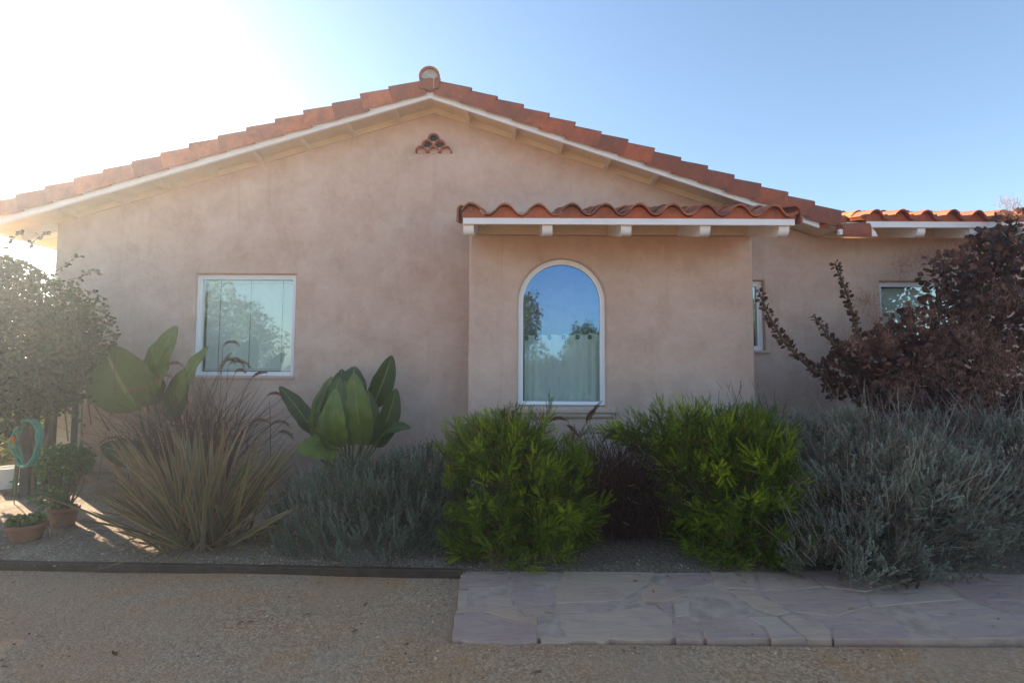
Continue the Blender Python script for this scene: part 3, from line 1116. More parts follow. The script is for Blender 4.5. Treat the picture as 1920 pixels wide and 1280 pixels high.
def ground_z(x, y):
    if x > -0.26 and 2.52 < y < 6:
        return -0.03
    bank = 0.016 * max(0.0, 1 - abs(y - 2.48) / 0.2) if x > -0.4 else 0.0
    d = math.hypot(x, y)
    f = max(0.0, 1 - d / 14)
    return bank + f * (0.016 * noise.noise(Vector((x * 0.9, y * 0.9, 1.0))) + 0.005 * noise.noise(Vector((x * 4, y * 4, 3.0))))


gxs = [-900, -300, -100, -40, -20, -12] + [-8 + 0.12 * i for i in range(134)] + [12, 20, 40, 100, 300, 900]
gys = [-900, -300, -100, -40, -20, -10, -5, -2] + sorted([0.1 * i for i in range(41)] + [2.45, 2.48, 2.515, 2.53]) + [5, 7, 12, 20, 40, 100, 300, 900]
ground = structure(grid_mesh('ground', gxs, gys, ground_z, M['gravel']))

def edge_y(x):
    return 3.35 + 0.036 * (-0.33 - x) if x < -0.33 else 3.35


bxs = [-8 + 0.07 * i for i in range(300)]
V, F = [], []
rows = 40
for j in range(rows + 1):
    for x in bxs:
        y0 = edge_y(x) + 0.01 if x < -0.33 else 3.30
        y = y0 + (6.9 - y0) * (j / rows)
        V.append((x, y, bed_z(x, y) if j else 0.0))
n = len(bxs)
for j in range(rows):
    for i in range(n - 1):
        F.append((j * n + i, j * n + i + 1, (j + 1) * n + i + 1, (j + 1) * n + i))
structure(np_mesh('soil', V, F, M['soil'], None, True))

# timber edging along the bed
mb = MB()
seg = 40
pts_x = [-8 + (7.69) * i / seg for i in range(seg + 1)]
cs = [(0.0, -0.05), (0.0, 0.044), (0.004, 0.050), (0.04, 0.050), (0.045, 0.044), (0.045, -0.05)]
rings = []
for i, x in enumerate(pts_x):
    wob = 0.006 * noise.noise(Vector((x * 1.5, 0, 0)))
    dz = 0.006 * noise.noise(Vector((x * 2.5, 4, 0)))
    rings.append(mb.add([(x, edge_y(x) - 0.03 + c[0] + wob, c[1] + dz * (c[1] > 0)) for c in cs]))
for A, B in zip(rings[:-1], rings[1:]):
    for k in range(len(cs) - 1):
        mb.face((A + k, B + k, B + k + 1, A + k + 1))
mb.face([rings[0] + k for k in range(len(cs))])
mb.face([rings[-1] + k for k in reversed(range(len(cs)))])
o = mb.build('timber_edging', M['timber'])
tag(o, 'dark weathered timber board edging the planting bed beside the gravel', 'garden edging')

# flagstone path: irregular slabs set in mortar
def clip(poly, a, b, c):
    out = []
    for i in range(len(poly)):
        p, q = poly[i - 1], poly[i]
        dp, dq = a * p[0] + b * p[1] - c, a * q[0] + b * q[1] - c
        if dp <= 0:
            if dq <= 0:
                out.append(q)
            else:
                t = dp / (dp - dq)
                out.append((p[0] + (q[0] - p[0]) * t, p[1] + (q[1] - p[1]) * t))
        elif dq <= 0:
            t = dp / (dp - dq)
            out.append((p[0] + (q[0] - p[0]) * t, p[1] + (q[1] - p[1]) * t))
            out.append(q)
    return out


# outlines of the nearer slabs, in the picture's own crop, dropped on to the path plane; the rest is filled in the same manner
SLABS = """75,85 228,82 232,135 72,138|72,142 240,140 250,212 60,216|57,222 150,219 268,250 322,262 328,306 180,312 100,306 47,302|240,82 408,80 385,135 375,192 262,205 247,150
157,214 262,210 287,228 327,232 325,256 265,244|277,209 365,198 375,216 292,224|385,192 468,191 480,212 387,218|475,188 600,182 590,203 492,213|415,82 712,82 690,118 640,150 600,177 390,186 390,140
335,236 385,224 590,209 715,194 768,238 775,306 590,308 337,308|606,180 660,157 668,180 625,190|702,123 758,138 800,165 742,184 675,180 666,154|678,186 742,190 765,186 772,228 722,192|772,190 822,182 824,224 782,230
738,98 880,88 900,122 868,132 790,140 758,130|895,86 1036,92 1040,140 952,138 905,121|830,145 880,134 950,150 1040,218 1000,233 900,214 835,186|780,236 850,247 868,306 782,306|860,243 985,232 1060,265 1082,300 878,306
960,148 1035,150 1075,172 1152,215 1112,226 1045,205|1045,90 1195,84 1258,133 1170,144 1060,145|1055,152 1250,142 1398,166 1415,198 1300,228 1172,215|1020,232 1108,232 1200,300 1095,304 1072,262|1125,230 1165,222 1282,268 1290,304 1212,302
1180,224 1298,236 1415,205 1455,212 1552,280 1540,302 1300,304 1290,264|1205,84 1500,84 1590,104 1400,150 1268,133|1412,158 1600,110 1720,172 1555,186 1425,196|1465,208 1553,193 1690,282 1680,302 1560,302|1568,198 1732,182 1925,240 1925,300 1700,300|1625,104 1640,82 1925,82 1925,228 1738,174"""


def on_path(cx, cy):
    d = ray(820 + cx / 1.7455, 1020 + cy / 1.7455)
    t = (0.036 - CAM_H) / d.z
    return (d.x * t, d.y * t)


polys = []
for s in SLABS.replace('\n', '|').split('|'):
    polys.append([on_path(*map(float, q.split(','))) for q in s.split()][::-1])
rs = random.Random(11)
seeds = []
x = 3.3
while x < 8.8:
    for y in (2.65, 2.95, 3.2):
        seeds.append((x + rs.uniform(-.25, .25), y + rs.uniform(-.1, .1)))
    x += 0.6
XE0, XE1 = on_path(1925, 300)[0], on_path(1925, 82)[0]
for i, (sx, sy) in enumerate(seeds):
    y0_, y1_ = 2.50, 3.315
    poly = [(XE0 + .01, y0_), (9.2, y0_), (9.2, y1_), (XE1 + .01, y1_)]
    for j, (ox, oy) in enumerate(seeds):
        if i == j or abs(ox - sx) > 2.2:
            continue
        a, b_ = (ox - sx) * .64, (oy - sy) * 1.56
        poly = clip(poly, a, b_, a * (ox + sx) / 2 + b_ * (oy + sy) / 2)
        if len(poly) < 3:
            break
    if len(poly) >= 3:
        polys.append([tuple(q) for q in offset_loop(poly, -0.006)])
mb = MB()
for i, poly in enumerate(polys):
    area = sum(poly[k - 1][0] * poly[k][1] - poly[k][0] * poly[k - 1][1] for k in range(len(poly)))
    if area < 0:
        poly = poly[::-1]
    poly = [tuple(q) for q in offset_loop(poly, 0.003)]
    fine = []
    for k in range(len(poly)):
        p, q = Vector(poly[k]), Vector(poly[(k + 1) % len(poly)])
        m = max(1, int((q - p).length / 0.035))
        for t in range(m):
            fine.append(p + (q - p) * (t / m))
    cx = sum(p.x for p in fine) / len(fine)
    cy = sum(p.y for p in fine) / len(fine)
    ctr = Vector((cx, cy))
    out = []
    for p in fine:
        e = 0.008 + (0.042 if p.y < 2.53 else 0.0) + (0.008 if p.x < -0.24 else 0)
        k = noise.noise(Vector((p.x * 9, p.y * 9, i))) * 0.6 + noise.noise(Vector((p.x * 26, p.y * 26, i))) * 0.4
        dv = (p - ctr)
        out.append(p + dv.normalized() * (e * (k - 0.25)) - dv * 0.004)
    mb.cur = rs.random()
    zt = 0.028 + rs.uniform(-0.004, 0.004)
    fs = rs.uniform(-.022, .012)
    out = [Vector((p.x, p.y + (fs if p.y < 2.53 else 0))) for p in out]
    tx, ty = rs.uniform(-.006, .006), rs.uniform(-.006, .006)
    zz = lambda p, d=0.0: zt - d + tx * (p.x - cx) + ty * (p.y - cy) + 0.002 * noise.noise(Vector((p.x * 5, p.y * 5, 9)))
    n = len(out)
    r0 = mb.add([(p.x, p.y, -0.03) for p in out])
    r1 = mb.add([(p.x, p.y, zz(p, 0.003 + (0.016 * abs(noise.noise(Vector((p.x * 14, 5, i)))) if p.y < 2.53 else 0))) for p in out])
    inn = [p - (p - ctr).normalized() * (0.004 + (0.010 * abs(noise.noise(Vector((p.x * 22, 8, i)))) if p.y < 2.53 else 0)) for p in out]
    r2 = mb.add([(p.x, p.y, zz(p)) for p in inn])
    for A, B in ((r0, r1), (r1, r2)):
        for k in range(n):
            mb.face((A + k, A + (k + 1) % n, B + (k + 1) % n, B + k))
    for t in tessellate_polygon([[Vector((p.x, p.y, 0)) for p in inn]]):
        mb.face([r2 + q for q in t])
path = structure(mb.build('path', M['flag']))
mb = MB()
V = []
gx = [-0.25 + 0.06 * i for i in range(156)]
lo = mb.add([(x, 2.555 + 0.012 * noise.noise(Vector((x * 8, 1, 0))), 0.0245 + 0.002 * noise.noise(Vector((x * 7, 2, 0)))) for x in gx])
hi = mb.add([(x, 3.40, 0.0245) for x in gx])
dn = mb.add([(x, 2.55 + 0.012 * noise.noise(Vector((x * 8, 1, 0))), -0.03) for x in gx])
for i in range(len(gx) - 1):
    mb.face((lo + i, lo + i + 1, hi + i + 1, hi + i))
    mb.face((dn + i, dn + i + 1, lo + i + 1, lo + i))
mb.face((lo, hi, dn))
structure(mb.build('path_bedding', M['grout']))

# loose stones on the gravel yard and the bed
ico_v = np.array([(0, 0, 1), (.9, 0, .1), (0, .9, -.05), (-.9, 0, .05), (0, -.9, .1), (0, 0, -.6)], float)
ico_f = np.array([(0, 1, 2), (0, 2, 3), (0, 3, 4), (0, 4, 1), (5, 2, 1), (5, 3, 2), (5, 4, 3), (5, 1, 4)])
rng = np.random.default_rng(3)
N = 24000
P = np.empty((N, 3))
P[:, 0] = rng.uniform(-6, 6, N)
P[:, 1] = 1.2 + 2.3 * rng.random(N) ** 0.9
# keep them off the path; more along its edge and by the timber
on_path = (P[:, 0] > -0.33) & (P[:, 1] > 2.47)
P = P[~on_path & (P[:, 1] < 3.35 + 0.036 * (-0.33 - P[:, 0]) - 0.03)]
E1 = np.stack([rng.uniform(-0.4, 6, 3500), 2.49 - np.abs(rng.normal(0, .05, 3500)), np.zeros(3500)], -1)
E2 = np.stack([-0.36 - np.abs(rng.normal(0, .1, 1800)), rng.uniform(2.3, 3.3, 1800), np.zeros(1800)], -1)
P = np.concatenate([P, E1, E2])
P[:, 2] = [ground_z(a, b) + 0.001 for a, b in P[:, :2]]
patch = np.array([noise.noise(Vector((a * 1.1, b_ * 1.6, 7.0))) for a, b_ in P[:, :2]])
P = P[(patch + rng.normal(0, .16, len(P)) > -.02)]
sz = np.where(rng.random(len(P)) < .025, rng.uniform(.005, .011, len(P)), np.clip(rng.lognormal(-5.7, 0.5, len(P)), 0.0015, 0.010))
sc = np.stack([sz * rng.uniform(.8, 1.4, len(P)), sz * rng.uniform(.7, 1.2, len(P)), sz * rng.uniform(.45, .8, len(P))], -1)
D = unit(np.stack([rng.normal(0, .25, len(P)), rng.normal(0, .25, len(P)), np.ones(len(P))], -1))
V1, F1, I1 = scatter(ico_v, ico_f, P, D, sc, rng)
g = np_mesh('gravel', V1, F1, M['pebble'], None, tint=np.clip(rng.normal(.45, .25, len(P)), 0, 1)[I1])
tag(g, 'loose tan and grey gravel scattered over the yard', 'gravel', kind='stuff')
N = 9000
P = np.stack([rng.uniform(-6, 4, N), rng.uniform(3.42, 5.9, N), np.zeros(N)], -1)
P[:N // 2, 1] = 3.40 + np.abs(rng.normal(0, .22, N // 2))
P = P[~((P[:, 0] > -0.4) & ((P[:, 1] < 3.38) | (rng.random(len(P)) < .75)))]
P[:, 2] = [bed_z(a, b) for a, b in P[:, :2]]
sz = np.clip(rng.lognormal(-5.4, 0.45, len(P)), 0.002, 0.014)
sc = np.stack([sz * 1.2, sz, sz * .6], -1)
V1, F1, I1 = scatter(ico_v, ico_f, P, np.tile([0, 0, 1.], (len(P), 1)), sc, rng)
g = np_mesh('gravel', V1, F1, M['pebble'], None, tint=np.clip(rng.normal(.45, .25, len(P)), 0, 1)[I1])
tag(g, 'small grey stones and grit lying in the planting bed', 'gravel', kind='stuff')

# ------------------------------------------------------------------ plants
def branch_mesh(base, targets, r0, rng, mat, parent, name='branches', seg=5, sag=0.0):
    mb = MB()
    for T in targets:
        T = Vector(T)
        B = Vector(base) + Vector((rng.normal(0, .04), rng.normal(0, .04), 0))
        mid = B.lerp(T, .45) + Vector((rng.normal(0, .05), rng.normal(0, .05), abs(rng.normal(0, .06))))
        pts = [B, B.lerp(mid, .5) + Vector((0, 0, .02)), mid, mid.lerp(T, .55) + Vector((0, 0, .015)), T]
        mb.tube(pts, [r0, r0 * .8, r0 * .6, r0 * .4, r0 * .15], seg, False)
    return mb.build(name, mat, parent)


# ---- the two bright green shrubs
def green_shrub(label, c, lobes, n, seed):
    rng = np.random.default_rng(seed)
    root = empty('green_shrub', (c[0], c[1], bed_z(c[0], c[1])))
    tag(root, label, 'shrub', 'feathery green shrubs below the arched window')
    tmpl = [sprig(14, 3, .20, .030, .75, .4, .05, rng) for _ in range(3)]
    parts, tips = [], []
    for li, (lc, lr, share) in enumerate(lobes):
        C, d = lumpy(int(n * share), lc, lr, seed + li * 3, rng, .42, 2.6, .22, .06)
        keep = np.array([noise.noise(Vector(q) * 5.0 + Vector((seed, 3, 1))) for q in C]) > -.25
        C, d = C[keep], d[keep]
        K = 17                         # a tuft: a leading shoot with side shoots fanning off it
        lead = unit(d * .8 + np.array([0, 0, .55]) + rng.normal(0, .38, d.shape))
        ctint = np.clip(rng.normal(.42, .22, len(C)), 0, 1)
        Lt = rng.uniform(.10, .26, len(C))
        P, D, T, L = [], [], [], []
        for k in range(K):
            f = (k + .5) / K
            side = unit(rng.normal(size=C.shape))
            side = unit(side - lead * np.sum(side * lead, 1, keepdims=True))
            P.append(C + lead * (Lt * (f - .75))[:, None] + side * .012 + rng.normal(0, .006, C.shape))
            D.append(unit(lead * (.55 + .9 * f) + side * (1.05 - .75 * f) + [0, 0, .12]))
            L.append(Lt * rng.uniform(.38, .62, len(C)) * (1.1 - .45 * f))
            T.append(np.clip(ctint + .42 * (f - .45) + rng.normal(0, .08, len(C)), 0, 1))
        P, D, T, L = np.concatenate(P), np.concatenate(D), np.concatenate(T), np.concatenate(L)
        ok = P[:, 2] > .06
        P, D, T, L = P[ok], D[ok], T[ok], L[ok]
        k3 = rng.integers(0, 3, len(P))
        for k in range(3):
            m = k3 == k
            V, F, I = scatter(tmpl[k][0], tmpl[k][1], P[m], D[m], L[m], rng)
            parts.append((V, F, T[m][I]))
        tips += list(C[rng.integers(0, len(C), 40)])
    V, F, T = merge(*parts)
    np_mesh('foliage', V, F, M['coleonema'], root, tint=T)
    branch_mesh((c[0], c[1], .05), tips, .010, rng, M['bark'], root)
    return root


green_shrub('rounded feathery green shrub under the left half of the arched window', (0.03, 3.85),
            [((0.03, 3.82, .48), (.56, .46, .47), .52), ((-.12, 3.95, .76), (.40, .36, .23), .17), ((.30, 3.70, .32), (.36, .36, .32), .16), ((.04, 3.52, .19), (.44, .28, .23), .15)], 980, 21)
green_shrub('wider feathery green shrub under the bay corner beside the dry lavender', (1.58, 3.88),
            [((1.58, 3.88, .50), (.50, .46, .48), .50), ((1.32, 4.00, .86), (.54, .34, .16), .17), ((1.78, 3.85, .76), (.32, .36, .22), .12), ((1.66, 3.68, .34), (.42, .36, .32), .12), ((1.58, 3.54, .19), (.42, .27, .21), .10)], 1050, 33)


# ---- lavender mounds
def lavender(name, label, cat, c, lobes, n, seed, mat, Lr, spikes=0, smat=None, sp_len=(.25, .45), group=None, bare=20, spread=.55, w=.06):
    rng = np.random.default_rng(seed)
    root = empty(name, (c[0], c[1], bed_z(c[0], c[1])))
    tag(root, label, cat, group)
    tmpl = [sprig(8, 2, .36, w, .42, .35, .12, rng) for _ in range(3)]
    parts, tips, tops = [], [], []
    for li, (lc, lr, share) in enumerate(lobes):
        P, d = lumpy(int(n * share), lc, lr, seed + li * 5, rng, .22, 1.9, .38, .05)
        D = unit(d * spread + np.array([0, 0, .95]) + rng.normal(0, .22 if mat is M['lav'] else .5, d.shape))
        keep = np.array([noise.noise(Vector(p) * 6 + Vector((seed, 9, 0))) for p in P]) > (-.5 if mat is M['lav'] else -.17)
        P, d, D = P[keep], d[keep], D[keep]
        clump = np.array([noise.noise(Vector(p) * 4.5 + Vector((seed, 0, 0))) for p in P])
        tint = np.clip(.5 + .75 * clump + rng.normal(0, .2, len(P)), 0, 1)
        L = rng.uniform(Lr[0], Lr[1], len(P))
        k3 = rng.integers(0, 3, len(P))
        for k in range(3):
            m = k3 == k
            V, F, I = scatter(tmpl[k][0], tmpl[k][1], P[m] - D[m] * L[m][:, None] * .5, D[m], L[m], rng)
            parts.append((V, F, tint[m][I]))
        up = P[d[:, 2] > .25]
        tops.append(up[rng.integers(0, len(up), max(1, int(spikes * share)))])
        tips += list(P[rng.integers(0, len(P), int(bare))])
    branch_mesh((c[0], c[1], .04), tips, .007, rng, M['drystem'], root)
    mid = [np.zeros(sum(len(q[1]) for q in parts))]
    if spikes:
        B = np.concatenate(tops)
        N = len(B)
        rel = unit(B - np.array([c[0], c[1], 0.0]))
        az = np.arctan2(rel[:, 1] + rng.normal(0, .3, N), rel[:, 0] + rng.normal(0, .3, N))
        el = np.clip(1.28 - .45 * np.hypot(rel[:, 0], rel[:, 1]) + rng.normal(0, .14, N), .5, 1.55)
        Ln = rng.uniform(sp_len[0], sp_len[1], N)
        B = B - np.array([0, 0, .08])
        V, F, T, E, C = ribbons(B, az, el, rng.normal(0, .12, N), Ln, np.full(N, .0035), rng.random(N), 4, rng=rng, prof=np.ones(5))
        parts.append((V, F, T))
        mid.append(np.zeros(len(F)))
        ht = sprig(9, 3, .16, .09, .5, .3, .0, rng)
        d = unit(C[:, -1] - C[:, -2])
        V, F, I = scatter(ht[0], ht[1], C[:, -1] - d * .01, d, np.stack([np.full(N, .05)] * 2 + [rng.uniform(.05, .10, N)], -1), rng)
        parts.append((V, F, rng.random(N)[I]))
        mid.append(np.ones(len(F)))
    V, F, T = merge(*parts)
    np_mesh('foliage', V, F, mat, root, False, [mat, smat], np.concatenate(mid), tint=T)
    return root


lavender('lavender_bush', 'low grey-green lavender mound between the flax and the feathery green shrub', 'lavender', (-1.02, 3.92),
         [((-1.02, 3.84, .24), (.70, .46, .38), .62), ((-.74, 4.1, .36), (.46, .42, .33), .38)], 2600, 41, M['lav'], (.09, .16), 26, M['lavspike'], (.10, .24), spread=.5)
lavender('lavender_bush', 'taller green lavender with purple spikes behind the wider green shrub', 'lavender', (2.15, 4.62),
         [((2.15, 4.62, .62), (.62, .36, .38), 1.0)], 800, 47, M['lav'], (.10, .17), 60, M['lavspike'], (.16, .42))
lavender('lavender_bush', 'big dry grey-brown lavender mound spilling over the flagstone path', 'lavender', (2.62, 3.62),
         [((2.62, 3.66, .38), (.80, .56, .52), .55), ((2.15, 3.32, .17), (.42, .30, .24), .2), ((2.60, 3.95, .68), (.6, .5, .34), .25)], 9500, 53, M['lavdry'], (.05, .10), 460, M['dryspike'], (.14, .34), 'dry grey lavender mounds', 90, .75, .085)
lavender('lavender_bush', 'second dry grey-brown lavender mound farther along the path under the purple bush', 'lavender', (4.0, 4.05),
         [((4.0, 4.05, .40), (.95, .62, .56), .7), ((3.7, 4.4, .64), (.6, .5, .34), .3)], 7500, 59, M['lavdry'], (.05, .10), 460, M['dryspike'], (.14, .36), 'dry grey lavender mounds', 90, .75, .085)


# ---- purple fountain grasses
def fountain_grass(label, c, n, seed, Lr, plumes, elr=(.95, 1.5), wid=.006, pale=0):
    rng = np.random.default_rng(seed)
    z0 = bed_z(c[0], c[1])
    root = empty('fountain_grass', (c[0], c[1], z0))
    tag(root, label, 'grass clump', 'dark purple fountain grasses')
    base = np.array([c[0], c[1], z0]) + np.stack([rng.normal(0, c[2], n), rng.normal(0, c[2] * .7, n), np.zeros(n)], -1)
    az = rng.uniform(0, 2 * PI, n)
    el = rng.uniform(elr[0], elr[1], n)
    Ln = rng.uniform(Lr[0], Lr[1], n)
    V, F, T, E, C = ribbons(base, az, el, rng.uniform(.2, 1.5, n), Ln, rng.uniform(.6, 1.2, n) * wid, np.clip(rng.normal(.4, .26, n), 0, 1), 7, 1.8, rng=rng)
    np_mesh('blades', V, F, M['fgrass'], root, tint=T)
    # plumes: arching fuzzy heads on thin stems; given tips (px, py, lean)
    for (hx, hy, hz, lean, bend, ln) in plumes:
        d = Vector((math.cos(lean[0]) * math.cos(lean[1]), math.sin(lean[0]) * math.cos(lean[1]), math.sin(lean[1])))
        st = Vector((c[0] + rng.normal(0, c[2]), c[1] + rng.normal(0, c[2] * .6), z0))
        S0 = Vector((hx, hy, hz))
        mb = MB()
        mid = st.lerp(S0, .55) + Vector((rng.normal(0, .02), rng.normal(0, .02), .08))
        mb.tube([st, st.lerp(mid, .6), mid, S0.lerp(mid, .4), S0], [.0028, .0026, .0022, .002, .002], 5, False)
        stem = mb.build('plume_stem', M['fgrass'], root)
        V, F, T, E, C = ribbons(np.array([S0]), np.array([lean[0]]), np.array([lean[1]]), np.array([bend]), np.array([ln]), np.array([.004]), np.array([.5]), 16, 1.0, rng=rng, twist=0)
        pts = C[0]
        q = rng.integers(0, 16, 420)
        fr = rng.random(420)[:, None]
        PP = pts[q] * (1 - fr) + pts[q + 1] * fr
        ax = unit(pts[q + 1] - pts[q])
        rad = rng.normal(size=(420, 3))
        rad = unit(rad - ax * np.sum(rad * ax, 1, keepdims=True))
        tt = (q + fr[:, 0]) / 16
        bl = np.sin(PI * np.clip(tt * .9 + .1, 0, 1)) ** .6 * .025
        DD = unit(rad * .8 + ax * .7)
        dv = np.array(diamond(np.zeros(3), np.array([0, 0, 1.]), np.array([1., 0, 0]), 1, .13))
        V, F, I = scatter(dv, np.array([[0, 1, 2, 3]]), PP, DD, bl, rng)
        np_mesh('plume', V, F, M['fseed'], stem, tint=rng.random(420)[I])
    if pale:
        P = np.array([c[0], c[1], .12]) + np.stack([rng.uniform(-.3, .42, pale), rng.uniform(-.42, -.2, pale), rng.uniform(.0, .42, pale)], -1)
        dv = sprig(10, 3, .3, .1, .5, .3, 0, rng)
        V, F, I = scatter(dv[0], dv[1], P, unit(rng.normal(0, 1, (pale, 3)) + [0, 0, .2]), np.stack([np.full(pale, .03)] * 2 + [rng.uniform(.03, .07, pale)], -1), rng)
        np_mesh('dry_seed_heads', V, F, M['palebit'], root, tint=rng.random(pale)[I])
    return root


def plume_at(px, py, Y, side, ln, el=1.0, bend=2.2):
    p = at(px, py, Y)
    return (p.x, p.y, p.z, (0.0 if side > 0 else PI, el), bend, ln)


fountain_grass('dark purple fountain grass with arching plumes behind the flax, below the square window', (-2.92, 4.75, .19), 1150, 61, (.7, 1.38),
               [plume_at(418, 650, 4.8, 1, .20, 1.15, 2.3), plume_at(408, 700, 4.8, 1, .24, 1.25, .5), plume_at(420, 682, 4.7, 1, .15, 1.4, 2.9), plume_at(428, 684, 4.75, 1, .26, .75, 1.9),
                plume_at(424, 676, 4.85, 1, .24, .7, 2.3), plume_at(472, 708, 4.8, 1, .17, .8, 1.0), plume_at(345, 690, 4.8, -1, .22, 1.1, 2.3), plume_at(325, 712, 4.8, -1, .2, 1.1, 2.3),
                plume_at(280, 735, 4.6, -1, .26, .7, 1.9), plume_at(500, 742, 4.7, 1, .17, .7, 1.5), plume_at(505, 800, 4.6, 1, .24, 1.0, 2.2), plume_at(470, 795, 4.55, 1, .2, .9, 1.8),
                plume_at(240, 830, 4.5, -1, .3, .75, 1.7), plume_at(520, 812, 4.5, 1, .18, .6, 2.0), plume_at(440, 700, 4.9, 1, .14, 1.2, 2.4)])
fountain_grass('deep red fountain grass squeezed between the two feathery green shrubs', (.82, 4.05, .14), 2000, 67, (.45, .95),
               [plume_at(1100, 795, 4.1, 1, .16, 1.6, 1.2), plume_at(1065, 790, 4.1, -1, .17, .75, 1.6), plume_at(1105, 790, 4.05, 1, .2, 1.3, .6), plume_at(1085, 820, 4.0, -1, .14, 1.2, .8),
                plume_at(1130, 830, 4.0, 1, .15, 1.2, 1.2), plume_at(1145, 812, 4.1, 1, .17, 1.0, 2.1), plume_at(1172, 850, 4.0, 1, .14, .9, 1.8)], (.85, 1.5), .006, 16)


# ---- New Zealand flax
def flax():
    rng = np.random.default_rng(71)
    c = (-2.27, 3.80)
    z0 = bed_z(*c)
    root = empty('flax_plant', (c[0], c[1], z0))
    tag(root, 'bronze and orange edged flax with stiff sword leaves fanning above the gravel', 'flax')
    n = 155
    az = rng.uniform(0, 2 * PI, n)
    az[:110] = np.where(rng.random(110) < .5, rng.normal(0, .55, 110), rng.normal(PI, .55, 110))
    el = np.clip(rng.normal(1.0, .34, n), .30, 1.52)
    Ln = rng.uniform(.58, .93, n) * (.80 + .30 * np.sin(el))
    base = np.array([c[0], c[1], z0 - .02]) + np.stack([rng.normal(0, .09, n) + .06 * np.cos(az), rng.normal(0, .06, n), np.zeros(n)], -1)
    t = np.linspace(0, 1, 10)
    prof = np.interp(t, [0, .15, .5, .8, .95, 1], [.75, .8, 1, .72, .25, .0])
    V, F, T, E, C = ribbons(base, az, el, rng.uniform(-.05, .45, n), Ln, rng.uniform(.028, .046, n), np.clip(rng.normal(.45, .30, n), 0, 1), 9, 1.6, prof, .45, rng, .8)
    np_mesh('blades', V, F, M['flax'], root, tint=T, edge=E)
    n = 22                            # dead straps on the ground
    az = rng.uniform(PI * .75, PI * 2.1, n)
    base = np.array([c[0], c[1], z0 + .03]) + rng.normal(0, .08, (n, 3)) * [1, 1, .1]
    V, F, T, E, C = ribbons(base, az, rng.uniform(.05, .35, n), rng.uniform(.3, .7, n), rng.uniform(.35, .7, n), rng.uniform(.02, .034, n), rng.uniform(.6, 1, n), 7, 1.0, None, .3, rng, .6)
    V[:, 2] = np.maximum(V[:, 2], .075)
    np_mesh('dry_blades', V, F, M['flax'], root, tint=T, edge=E)


flax()


# ---- birds of paradise
def paddle(root, A, B, width, tint, normal=(0, -1, .15), bow=.08, fold=.25, wave=.012, seed=0, base=None, r=.014, slit=0):
    """one banana-like leaf: blade from A to B and its stalk"""
    rng = random.Random(seed)
    A, B = Vector(A), Vector(B)
    ax = (B - A)
    L = ax.length
    ax.normalize()
    nrm = Vector(normal)
    nrm = (nrm - ax * nrm.dot(ax)).normalized()
    sd_ = ax.cross(nrm)
    nx, ny = 46, 10
    tears = [(rng.uniform(.25, .85), rng.choice((-1, 1)), rng.uniform(.12, .4)) for _ in range(rng.choice((0, 0, 1)))]
    V, E, Al = [], [], []
    for i in range(nx + 1):
        t = i / nx
        wpro = (math.sin(PI * min(1, t ** .78)) ** .58) if t < 1 else 0.0
        wpro = max(wpro, .03)
        ctr = A + ax * (L * t) + nrm * (bow * L * (math.sin(PI * t * .9) - .9 * t * t))
        for j in range(-ny // 2, ny // 2 + 1):
            s = j / (ny / 2)
            e = abs(s)
            off = fold * e * width * .5 * wpro - fold * .5 * e * e * width * .5 * wpro
            rip = wave * e * math.sin(t * 21 + s * 3 + seed) * wpro + wave * .8 * e * noise.noise(Vector((t * 5, s * 2, seed)))
            cut = 0.0
            for (tt, sg, dp) in tears:
                if s * sg > 0 and abs(t - tt - .10 * e) < .013:
                    cut -= .022 * max(0, e - (1 - dp)) / dp
            pull = 1 + 9 * cut * e
            V.append(ctr + sd_ * (s * width * .5 * wpro * pull * (1 + .05 * noise.noise(Vector((t * 7, s, seed + 9)))) ) + nrm * (off + rip + cut))
            E.append(e)
            Al.append(t)
    m = ny + 1
    F = [(i * m + j, i * m + j + 1, (i + 1) * m + j + 1, (i + 1) * m + j) for i in range(nx) for j in range(ny)]
    V = [tuple(v) for v in V]
    lf = np_mesh('leaf', V, F, M['bop'], root, True, tint=np.full(len(V), tint), edge=E, along=Al)
    if base is not None:
        Bs = Vector(base)
        mb = MB()
        ctl = Bs.lerp(A, .55) + Vector((0, 0, .04)) - ax * .02
        pts = [(Bs * (1 - t) ** 2 + ctl * 2 * t * (1 - t) + A * t * t) for t in [k / 6 for k in range(7)]]
        mid = [A + ax * (L * t) + nrm * (bow * L * (math.sin(PI * t * .9) - .9 * t * t)) - nrm * .003 for t in (.12, .3, .55, .8, .95)]
        mb.tube(pts + mid, [r * 1.25, r * 1.15, r, r * .9, r * .8, r * .72, r * .65, r * .55, r * .45, r * .3, r * .2, r * .1], 7)
        mb.build('leaf_stalk', M['bopstalk'], root, smooth=60)
    return lf


Yb2 = 5.35
c2 = at(655, 905, Yb2)
bp = empty('bird_of_paradise', (c2.x, c2.y, bed_z(c2.x, c2.y)))
tag(bp, 'glossy green bird of paradise with a tight bunch of paddle leaves beside the bay wall', 'bird of paradise', 'bird of paradise plants against the gable wall')
BASE2 = (c2.x, c2.y, bed_z(c2.x, c2.y))


def zc(zx, zy, Y):
    return at(340 + zx / 3.369, 480 + zy / 3.369, Y)


